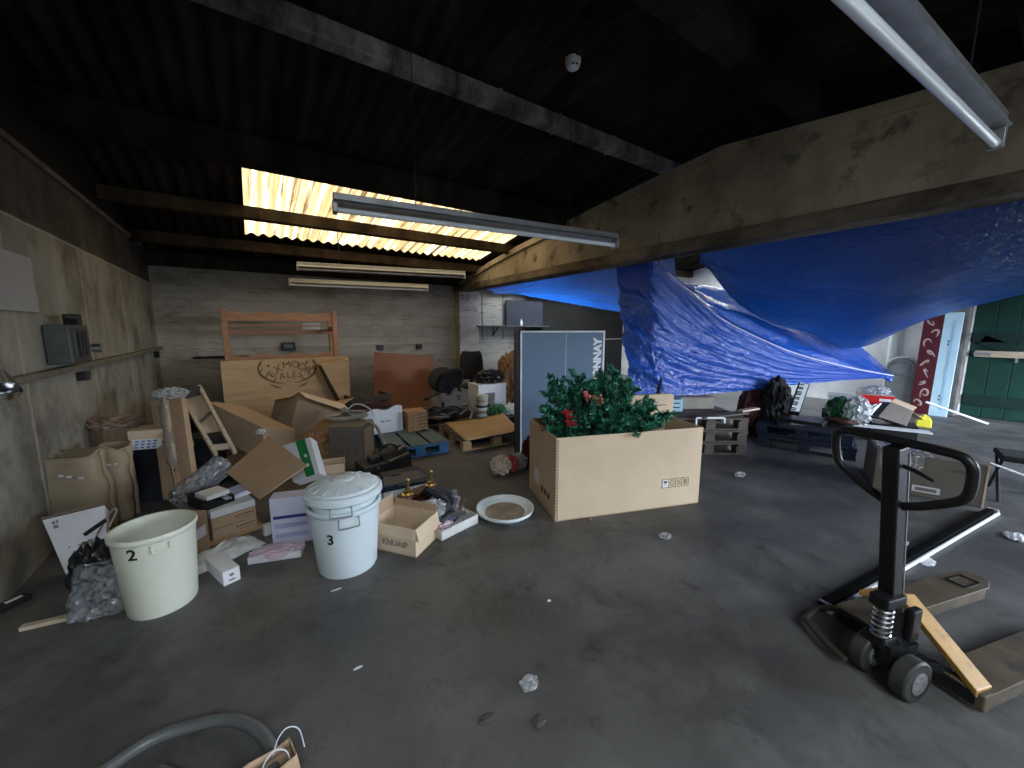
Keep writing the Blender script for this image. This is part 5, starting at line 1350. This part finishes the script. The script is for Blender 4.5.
# local frame: x along the forks, y across them
def fork(y0, y1):
    m = MB(); L_ = 1.0; zt = .085
    m.prism([(.0,y0,zt),(L_-.1,y0,zt),(L_-.02,y0+.03,zt),(L_,y0+.07,zt),(L_,y1-.05,zt),(L_-.04,y1-.01,zt),(L_-.1,y1,zt),(0,y1,zt)], (0,0,-.012))
    for y in (y0, y1-.008): m.box(L_-.12, .008, .055, ((L_-.12)/2,y+.004,zt-.06), base=True)
    return m
for y0, y1 in ((0,.15), (.37,.52)):
    f_ = fork(y0, y1).build('fork', jack_worn, t, bevel=.003)
    yc = (y0+y1)/2
    s_ = MB()
    for y in (yc-.04, yc+.034): s_.box(.13,.007,.006,(.84,y,.085),base=True)
    for x in (.775, .9): s_.box(.007,.08,.006,(x,yc,.085),base=True)
    s_.build('roller_slot', jack_black, f_)
    for x in (.78, .86): MB().cyl((x,yc-.045,.035), (x,yc+.045,.035), .035, seg=18).build('load_roller', wheel_grey, t, smooth=True)
    MB().box(.05,y1-y0,.07,(-.0,yc,.018),base=True).build('heel', jack_worn, t, bevel=.006)
# yellow frame: cross strut that rises from the near heel to the tank, and its return to the far fork
fr_ = MB()
fr_.prism([(-.035,.02,.1),(.065,.02,.09),(.18,.33,.235),(.075,.33,.25)], (0,0,-.03))
fr_.prism([(.09,.33,.25),(.17,.33,.235),(.2,.47,.17),(.05,.47,.185)], (0,0,-.03))
fr_.prism([(.17,.33,.235),(.2,.42,.19),(.2,.42,.1),(.17,.33,.13)], (-.02,0,0))
fr_.build('lift_frame', jack_yellow, t, bevel=.004)
MB().bar((.0,.02,.055), (-.02,.5,.055), .05, .06).build('rear_cross_tube', jack_black, t, bevel=.006)
# guard bar in front of the wheels
g_ = MB().tube([(.0,.52,.06),(-.1,.55,.06),(-.22,.52,.055),(-.27,.4,.05),(-.29,.3,.05)], .014, 10)
g_.build('guard_bar', mat('guard_brown', (.035,.027,.02), .6, var=.3), t, smooth=True)
# steering head, pump and spring
MB().cyl((-.13,.26,.12), (-.13,.26,.28), .05, seg=22).box(.17,.11,.05,(-.12,.25,.1),base=True).box(.07,.04,.1,(-.185,.21,.08),base=True).build('pump_tank', jack_black, t, smooth=True)
MB().bar((-.1,.26,.16), (.05,.3,.16), .08, .1).build('tank_bracket', jack_black, t, bevel=.01)
sp_ = [(-.215+.028*math.cos(a), .235+.028*math.sin(a), .2+.13*a/(2*PI*6)) for a in [k*2*PI/10 for k in range(61)]]
MB().tube(sp_, .006, 6).build('spring', steel, t, smooth=True)
MB().cyl((-.215,.235,.17), (-.215,.235,.35), .013, seg=12).build('piston', steel, t, smooth=True)
MB().box(.12,.07,.05,(-.17,.25,.345)).box(.06,.03,.14,(-.09,.2,.25)).box(.12,.08,.05,(-.17,.25,.175)).build('pump_lever', jack_black, t, bevel=.008)
MB().cyl((-.12,.17,.1), (.02,.12,.075), .02, .018, 12).cyl((.0,.1,.075), (.0,.16,.075), .022, seg=12).build('link_rod', jack_black, t, smooth=True)
MB().cyl((.02,.12,.075), (.1,.1,.06), .016, seg=12).build('link_pin', steel, t, smooth=True)
for s_ in (-1, 1):
    yc = .26+s_*.055
    yc = .14 if s_ < 0 else .28
    wh = MB().cyl((-.185,yc-.028,.085), (-.185,yc+.028,.085), .085, seg=32); wo = wh.build('steer_wheel', wheel_grey, t, bevel=.008, smooth=True)
    hb_ = MB().cyl((-.185,yc-.032,.085), (-.185,yc+.032,.085), .045, seg=24)
    for k in range(5): hb_.cyl((-.185+.028*math.cos(k*1.257),yc-.035,.085+.028*math.sin(k*1.257)), (-.185+.028*math.cos(k*1.257),yc+.035,.085+.028*math.sin(k*1.257)), .006, seg=8)
    hb_.build('hub', galv, wo, smooth=True)
MB().cyl((-.185,.13,.085), (-.185,.3,.085), .014, seg=12).build('axle', dark_metal, t)
# handle
hb0, hb1 = V((-.12,.26,.22)), V((-.24,.26,1.0))
po = MB().bar(hb0, hb1, .055, .06, up=(1,0,0)).build('handle_post', jack_black, t, bevel=.006)
MB().bar(hb0.lerp(hb1,.02)+V((.031,-.028,0)), hb0.lerp(hb1,.97)+V((.031,-.028,0)), .004, .004, up=(1,0,0)).build('worn_edge', galv, po)
hd = (hb1-hb0).normalized()
def hp(y, s): return hb1+V((0,y,0))+hd*s
lp = [hp(-.03,-.24), hp(-.09,-.21), hp(-.16,-.165), hp(-.195,-.135), hp(-.208,-.1), hp(-.212,-.03), hp(-.2,.005), hp(-.16,.022), hp(0,.025), hp(.16,.022), hp(.2,.005), hp(.212,-.03), hp(.208,-.1), hp(.195,-.135), hp(.16,-.165), hp(.09,-.21), hp(.03,-.24)]
MB().tube(smooth_path(lp, 4), .0165, 10).build('handle_loop', jack_black, t, smooth=True)
MB().tube([hp(-.01,-.07), hp(-.06,-.078), hp(-.115,-.1)], [.009,.008,.005], 8).build('release_lever', jack_black, t, smooth=True)
MB().bar(hp(0,-.1)+V((.034,0,0)), hp(0,-.0)+V((.034,0,0)), .05, .01, up=(1,0,0)).build('clamp_plate', dark_metal, t)
# ------------------------------------------------------------------ foreground hose and bag
pts = [((-0.581, 1.588, 0.030)), ((-0.486, 1.627, 0.030)), ((-0.389, 1.662, 0.030)), ((-0.266, 1.644, 0.030)), ((-0.155, 1.585, 0.035)), ((-0.078, 1.489, 0.035)), ((-0.046, 1.398, 0.035)), ((-0.044, 1.317, 0.030)), ((-0.074, 1.240, 0.030)), ((-0.153, 1.259, 0.030)), ((-0.258, 1.397, 0.030)), ((-0.344, 1.516, 0.030))]
solo('hose', MB().tube(smooth_path(pts, 10), .021, 14), black_hose, 'thick dark hose looping across the floor at the bottom of the picture', 'hose', smooth=True)
t = thing('paper_bag', 'brown paper carrier bag with white cord handles at the bottom edge', 'bag', (-0.070, 1.263, 0), .2)
bw_ = MB().grid(lambda u, v: ((.1*math.copysign(min(1,abs(math.cos(u*2*PI))*1.5),math.cos(u*2*PI)))*(1-.1*v), (.055*math.copysign(min(1,abs(math.sin(u*2*PI))*1.5),math.sin(u*2*PI)))*(1-.3*v)+.015*noise.noise(V((u*6,v*3,1))), 1.05*.11*v+.012*noise.noise(V((u*9,v*2,5)))*v), 40, 10)
bw_.build('bag_body', kraft, t, smooth=True, solid=.003)
MB().box(.17,.09,.004,base=True).build('bag_bottom', kraft, t)
for y in (-.02, .03): MB().tube(smooth_path([(.01+y,y,.1),(.03+y,y+.01,.135),(.06+y,y+.02,.142),(.09+y,y+.01,.12),(.1+y,y,.05)], 6), .002, 6).build('cord_handle', rope_white, t, smooth=True)
# scraps on the floor
def scrap(px, label, m, w, d, h, seed, nm='litter_scrap'): solo(nm, MB().blob(w, d, h, .5, 3, seed, sub=3, sharp=True), m, label, 'litter', (px[0],px[1],0))
scrap((0.845, 1.110), 'crumpled clear plastic scrap nearest the camera on the open floor', clear_film, .075, .06, .03, 91)
scrap((2.319, 1.480), 'pale crumpled scrap on the floor in front of the big carton', clear_film, .09, .07, .025, 92)
scrap((3.947, 1.743), 'foil scrap on the floor in front of the dark pallets', clear_film, .12, .08, .05, 93)
scrap((3.417, 0.372), 'flat white scrap of card beside the white light tube', white_card, .12, .07, .012, 94)
scrap((3.589, 0.502), 'small white curl of plastic above the white light tube', white_plastic, .09, .03, .012, 95)
scrap((4.337, 0.082), 'white scrap near the right edge of the floor', white_card, .14, .1, .03, 96)
scrap((2.062, 1.952), 'tiny dark clod at the foot of the big carton', brown_paper, .03, .03, .025, 97)
scrap((0.283, 1.591), 'small white paint chip on the foreground floor', white_card, .035, .012, .004, 98)
scrap((0.785, 0.968), 'small dark clod on the foreground floor', grey_wood, .05, .04, .012, 99)
scrap((0.628, 1.089), 'flat dark flake on the foreground floor left of the clod', grey_wood, .06, .03, .008, 100)
scrap((1.231, 1.444), 'tiny pale speck on the floor below the bucket lid', white_card, .02, .015, .006, 101)
scrap((0.301, 2.188), 'small pale chip on the floor in front of the lidded bin', white_card, .05, .012, .004, 102)

# ------------------------------------------------------------------ blue tarpaulins slung from the rafter
def curve(pts):
    P = [V(p) for p in pts]
    def f(t):
        x = t*(len(P)-1); i = min(len(P)-2, int(x)); t_ = x-i
        a, b, c, d = P[max(i-1,0)], P[i], P[i+1], P[min(i+2,len(P)-1)]
        return .5*((2*b)+(c-a)*t_+(2*a-5*b+4*c-d)*t_*t_+(3*b-a-3*c+d)*t_**3)
    return f
def tarp_sheet(lo, hi, nu, nv, amp, seed, fold=16, slant=3, sag=0.0, pinch=None):
    lo, hi = curve(lo), curve(hi)
    def f(u, v):
        a, b = lo(u), hi(u); p = a.lerp(b, v)
        e = .004
        n = (lo(min(1,u+e)).lerp(hi(min(1,u+e)), v)-lo(max(0,u-e)).lerp(hi(max(0,u-e)), v)).cross(b-a)
        n = n.normalized() if n.length > 1e-9 else V((0,-1,0))
        env = (min(1, 6*v)*min(1, 6*(1-v)))**.5
        w_ = math.sin(v*fold+slant*u+2.2*noise.noise(V((u*3, v*3, seed))))+.5*math.sin(v*fold*2.1+slant*1.7*u+3*noise.noise(V((u*4, v*5, seed+3))))
        k = pinch(u) if pinch else 1
        d = amp*w_*env*k+amp*1.2*noise.noise(V((u*7, v*7, seed+9)))*env*k+amp*.35*noise.noise(V((u*24, v*24, seed)))*k
        return p+n*d+V((0,0,-sag*4*v*(1-v)))
    return MB().grid(f, nu, nv)
rid = [(4.400, 3.179, 2.301), (5.135, 3.121, 1.959), (5.603, 2.923, 1.606), (6.216, 2.636, 1.305), (6.859, 2.337, 1.062), (7.658, 1.937, 0.853), (8.403, 1.586, 0.713)]
bot = [(4.068, 3.182, 0.563), (4.516, 2.902, 0.572), (5.116, 2.595, 0.611), (5.721, 2.369, 0.640), (6.412, 2.148, 0.679), (7.386, 1.851, 0.696), (8.373, 1.577, 0.684)]
top = [(4.40, ((4.400, 3.795, 2.249))[1], 2.5)]+rid[1:]
t = thing('tarpaulin', 'blue tarpaulin hanging in folds below the rafter with a taut upper edge', 'tarpaulin', (4.4,3.0,0))
def local(mb, o):
    mb.v = [p-V(o) for p in mb.v]; return mb
o_ = (4.4,3.0,0)
ltop = (4.40, ((4.400, 3.816, 2.306))[1], 2.52)
hiA = [ltop, (4.40, ((4.400, 3.411, 2.332))[1], 2.5), rid[0]]+rid[1:]
loA = [bot[0], (V(bot[0])*.55+V(bot[1])*.45), (V(bot[0])*.15+V(bot[1])*.85), V(bot[1])*.6+V(bot[2])*.4, V(bot[2])*.7+V(bot[3])*.3, bot[3], V(bot[3])*.4+V(bot[4])*.6, bot[5], bot[6]]
hcv, lcv = curve(hiA), curve(loA)
def front(u, v):
    p = lcv(u).lerp(hcv(u), v)
    env = (min(1, 5*v)*min(1, 9*(1-v)))**.5
    q = v-.42*(1-u)**1.4
    w_ = math.sin(q*26+2.2*noise.noise(V((u*2.5, v*2.5, 4))))+.65*math.sin(q*51+4*noise.noise(V((u*3, v*4, 8))))
    ch = V((u*30+q*8, q*34, 5))
    d = (.026*w_+.055*noise.noise(V((u*6, q*9, 3)))+.026*noise.noise(V((u*16, q*30, 5)))+.014*(abs(noise.noise(ch))*2-.5)+.008*noise.noise(V((u*60, q*70, 6))))*env*(1-u*.72)
    return p+V((-.45,-.88,.1))*d+V((.12,.3,0))*.22*math.sin(v*PI)*(1-u)
m = MB().grid(front, 170, 120); local(m, o_).build('front_sheet', tarp, t, smooth=True, angle=180)
up_e = [(5.300, 3.260, 2.091), (6.250, 3.427, 2.120), (7.153, 3.285, 2.044), (7.934, 3.085, 1.858), (8.682, 2.788, 1.687), (8.861, 2.218, 1.223), (8.432, 1.593, 0.726)]
m = tarp_sheet(rid, up_e, 90, 36, .04, 5, 13, 5, .12, lambda u: min(1, 4*(1-u)+.05)); local(m, o_).build('back_sheet', tarp, t, smooth=True, angle=180)
MB().tube([V(p)-V(o_)+V((0,0,.006)) for p in smooth_path(rid, 8)], .008, 6).build('hem_rope', rope_white, t, smooth=True)
near = [(4.36, ((4.360, 2.556, 2.278))[1], 2.36), (4.36,2.0,2.5), (4.36,1.4,2.55), (4.36,.8,2.55), (4.36,.2,2.55), (4.36,-.6,2.5), (4.36,-1.6,2.4)]
far = [(4.500, 2.611, 2.266), (6.434, 3.141, 1.905), (7.313, 2.970, 1.567), (7.883, 2.548, 1.383), (8.476, 2.099, 1.132), (9.185, 1.451, 1.612), (9.385, 0.524, 1.997)]
o_ = (6,1,0)
t = thing('tarpaulin', 'blue tarpaulin, coloured darker for shade, slung like a ceiling from the rafter towards the green door', 'tarpaulin', o_)
m = tarp_sheet(near, far, 110, 64, .026, 11, 9, 4, .1); local(m, o_).build('sheet', tarp_shaded, t, smooth=True, angle=180)
ext = [V(far[-1]), V((9.6,-.6,2.35)), V((9.6,-1.6,2.4))]
m = tarp_sheet([(4.36,-1.6,2.4), (5.5,-1.8,2.45), (7,-1.9,2.5)], [far[-1], (9.3,-.9,2.3), (9.3,-1.8,2.4)], 20, 20, .02, 12); local(m, o_).build('sheet_end', tarp_shaded, t, smooth=True, angle=180)
MB().tube([V(p)-V(o_) for p in smooth_path(far, 6)], .007, 6).build('hem_rope', mat('blue_hem', (.02,.09,.4), .5), t, smooth=True)
near = [(4.36,7.7,2.42), (4.36,6.4,2.5), (4.36,5.0,2.5), (4.36,3.7,2.5), (4.36,2.9,2.5)]
far = [(5.204, 7.599, 2.283), (5.570, 6.829, 2.113), (6.002, 6.013, 1.935), (6.285, 5.305, 1.791), (6.899, 4.359, 1.583)]
o_ = (5.5,5.5,0)
t = thing('tarpaulin', 'bright blue tarpaulin slung under the roof behind the hanging one', 'tarpaulin', o_)
m = tarp_sheet(near, far, 60, 40, .02, 17, 9, 4, .08); local(m, o_).build('sheet', tarp, t, smooth=True, angle=180)

# ------------------------------------------------------------------ light fittings, detector and wall fittings
def fitting(label, p0, p1, z, m, tube_m, w_=.075, twin=False, chain=True, tube_gap=.0):
    a, b = V((p0[0],p0[1],z)), V((p1[0],p1[1],z)); d = b-a; L_ = d.length; mid = (a+b)/2
    t = thing('light_fitting', label, 'light fitting', tuple(mid), math.atan2(d.y, d.x), 'fluorescent light fittings under the roof')
    MB().box(L_, w_, .06, (0,0,.03)).prism([(-L_/2,-w_*.95,-.005),(-L_/2,w_*.95,-.005),(-L_/2,w_*.5,.02),(-L_/2,-w_*.5,.02)], (L_,0,0)).build('batten_or_shadow_bar', m, t, bevel=.004)
    ys = (-.045, .045) if twin else (0,)
    for y in ys: MB().cyl((-L_/2+.02,y,-.04-tube_gap), (L_/2-.02,y,-.04-tube_gap), .019, seg=14).build('tube', tube_m, t, smooth=True)
    for s_ in (-1, 1): MB().box(.03, w_*1.2, .075+tube_gap, (s_*(L_/2-.01),0,-.025-tube_gap/2)).build('end_cap', m, t, bevel=.004)
    if chain:
        for s_ in (-.55, .55):
            x = s_*L_/2; wp = t.matrix_basis @ V((x,0,0)); top_ = roof_z(wp.y)-z-.03
            MB().tube([(x,0,.06),(x+.004,.003,top_*.5),(x,0,top_)], .004, 5).build('hanger_chain', dark_metal, t)
    return t
fitting('long light fitting hanging in front of the roof lights', (0.540, 2.871, 2.270), (2.942, 2.564, 2.270), 2.27, galv, tube_glass)
fitting('light fitting close overhead at the top right with its tube hanging below', ((2.916, 0.316, 2.360)), (.55,.5), 2.36, galv, tube_glass, .045, chain=True, tube_gap=.03)
fitting('rusty light fitting below the rear roof light purlin', (0.684, 6.490, 2.350), (3.119, 5.955, 2.350), 2.35, enamel, galv, .05)
fitting('lowest light fitting hung closest to the back wall', (0.654, 7.486, 2.220), (2.916, 7.079, 2.220), 2.22, enamel, tube_glass, .06, chain=True)
yd = 2.62
dz_ = roof_z(yd)
dp_ = (2.306, 2.512, 3.513)
t = thing('smoke_detector', 'round white smoke detector under the dark roof', 'smoke detector', (dp_[0],dp_[1],dp_[2]))
MB().lathe([(0,.05),(.062,.05),(.062,.02),(.054,.0),(.05,-.012),(.034,-.024),(0,-.027)], 28).build('detector_body', white_plastic, t, smooth=True)
for a in (-2.3, -1.7): MB().box(.02,.012,.018,(.046*math.cos(a),.046*math.sin(a),-.005), rot=(0,0,a+PI/2)).build('sensor_slot', black_ink, t)
MB().cyl((0,0,.05), (0,0,roof_z(dp_[1])-dp_[2]), .02, seg=12).build('mount', dark_metal, t)
# left wall
t = thing('wall_board', 'pale grey rectangular board fixed to the left wall at the picture edge', 'board', (XL+.012,3.55,1.56))
MB().box(.02,.94,.36,base=True).build('board', mat('pale_grey_panel', (.34,.34,.34), .5, var=.06), t, bevel=.003)
t = thing('switch_box', 'grey metal switch box with a black lever on the left wall above the conduit', 'switch', (XL+.07,4.25,1.2))
MB().box(.13,.4,.28,base=True).build('box_body', grey_paint, t, bevel=.01)
MB().box(.02,.24,.2,(.07,-.03,.04),base=True).build('cover', mat('switch_cover', (.045,.05,.048), .4, .2), t, bevel=.006)
for k in range(3): MB().box(.016,.03,.17,(.088,-.1+.06*k,.055),base=True).build('fin', black_plastic, t, bevel=.003)
MB().cyl((.09,.14,.1), (.14,.14,.1), .035, seg=16).build('knob', steel, t, smooth=True)
MB().box(.08,.09,.08,(.03,.04,.32)).cyl((.04,.0,.33), (.06,-.2,.335), .018, .012, 10).build('lever', black_gloss, t, bevel=.004)
t = thing('wall_socket', 'small black socket below the switch box on the left wall', 'socket', (XL+.03,4.62,1.03))
MB().box(.06,.11,.07,base=True).build('socket_body', black_plastic, t, bevel=.005)
MB().box(.012,.05,.03,(.035,-.01,.02),base=True).build('face', grey_paint, t)
solo('junction_box', MB().cyl((XL,7.85,1.07), (XL+.06,7.85,1.07), .05, seg=18), black_plastic, 'round black junction box in the far left corner below the conduit', 'junction box', smooth=True)
hp0, hp1 = (-1.050, 3.080, 1.172), (-0.970, 2.910, 1.111)
t = thing('chrome_lamp', 'shiny chrome tube shaped fitting on the left wall at the picture edge', 'fitting', hp0)
dv = V(hp1)-V(hp0); dv = dv.normalized()
MB().tube([-dv*.12, (0,0,0), dv*.1, dv*.11, dv*.1], [.04,.045,.05,.052,.0], 22).build('chrome_tube', chrome, t, smooth=True)
MB().tube([-dv*.12, V((-.06,-.05,-.0)), V((XL-hp0[0],-.06,.02))], .015, 8).build('arm', dark_metal, t, smooth=True)
# back wall
for x, lb_ in ((2.28,'left black socket on the back wall conduit above the hardboard sheet'), (3.12,'right black socket on the back wall conduit above the hardboard sheet')):
    t = thing('wall_socket', lb_, 'socket', (x,YB-.03,1.02), 0)
    MB().box(.13,.05,.1,base=True).build('socket_body', black_plastic, t, bevel=.006)
    MB().box(.06,.01,.05,(0,-.028,.025),base=True).build('face', grey_paint, t)
t = thing('wall_box', 'small dark blue black box hung on the wall behind the pine frame', 'box', (.62,YB-.06,1.06))
MB().box(.22,.09,.15,base=True).build('box_body', navy_plastic, t, bevel=.01)
MB().box(.14,.004,.06,(0,-.047,.05),base=True).build('face', mat('faded_face', (.12,.16,.2), .4), t)
solo('paper_notice', MB().box(.3,.004,.12,base=True), white_paper, 'white paper notice on the back wall behind the pine frame', 'notice', (1.03,YB-.004,1.44))
solo('pipe', MB().cyl((-.75,YB-.03,.98), (.05,YB-.03,.97), .022, seg=10), dark_metal, 'short dark pipe on the back wall left of the pine frame', 'pipe', smooth=True)
SX0, SX1 = ((4.378, 8.000, 1.565))[0], ((6.534, 8.000, 1.659))[0]
t = thing('wall_shelf', 'dark wall shelf in the right bay beside the pale column', 'shelf', ((SX0+SX1)/2+.1,YB-.15,1.5))
MB().box(SX1-SX0,.28,.035,base=True).build('shelf_board', grey_paint, t, bevel=.003)
for s_ in (-1, 1): MB().bar((s_*.5,-.1,0), (s_*.5,.14,-.2), .02, .02).bar((s_*.5,.14,0), (s_*.5,.14,-.22), .02, .02).build('bracket', dark_metal, t)
solo('slate_board', MB().box(1.15,.04,.62,base=True), mat('slate_panel', (.03,.035,.05), .45), 'dark slate blue panel standing on the wall shelf', 'panel', ((SX0+SX1)/2+.5,YB-.1,1.54))
solo('small_bottle', MB().lathe([(0,0),(.03,0),(.032,.01),(.032,.1),(.014,.13),(.014,.16),(0,.16)], 16), white_plastic, 'small white bottle standing on the dark wall shelf', 'bottle', (((5.749, 7.950, 1.674))[0],7.98,1.536), smooth=True)
for x, z in ((4.15,.9), (5.3,.62)): pass
bm_ = MB()
for x in (4.75, 5.35): bm_.box(.012,.01,1.1,(x,YB-.004,1.2),base=True)
structure(bm_.build('trim_15', black_plastic))

# ------------------------------------------------------------------ daylight and camera
w = bpy.data.worlds.new('overcast_sky'); S.world = w; w.use_nodes = True
nt = w.node_tree; bg = nt.nodes['Background']
tc = N(nt, 'ShaderNodeTexCoord'); sp = N(nt, 'ShaderNodeSeparateXYZ'); nt.links.new(tc.outputs['Generated'], sp.inputs[0])
c = ramp(nt, sp.outputs['Z'], [(0.0, (.008,.008,.008)), (.02, (.8,.88,1.0)), (1.0, (.62,.78,1.0))])
nt.links.new(c, bg.inputs['Color']); bg.inputs['Strength'].default_value = WORLD
la = bpy.data.lights.new('doorway_daylight', 'AREA'); la.shape = 'RECTANGLE'; la.size = OX1-OX0; la.size_y = OZ
la.cycles.is_portal = True
lo = bpy.data.objects.new('doorway_daylight', la); C.objects.link(lo); lo.location = ((OX0+OX1)/2, YF-.2, OZ/2); lo.rotation_euler = (PI/2,0,0)

cam = bpy.data.cameras.new('camera'); co = bpy.data.objects.new('camera', cam); C.objects.link(co)
cam.sensor_width = 36; cam.lens = 385/1024*36; cam.clip_start = .05
co.location = (0,0,1.45); co.rotation_euler = (PI/2-R(8.1301), 0, -R(34.4035))
S.camera = co
S.view_settings.view_transform = 'Standard'; S.view_settings.look = 'None'
S.view_settings.exposure = EXPOSURE; S.view_settings.gamma = 1; S.view_settings.use_curve_mapping = False
S.cycles.use_denoising = True
S.cycles.max_bounces = 8; S.cycles.diffuse_bounces = 4; S.cycles.transparent_max_bounces = 12
S.cycles.sample_clamp_indirect = 6
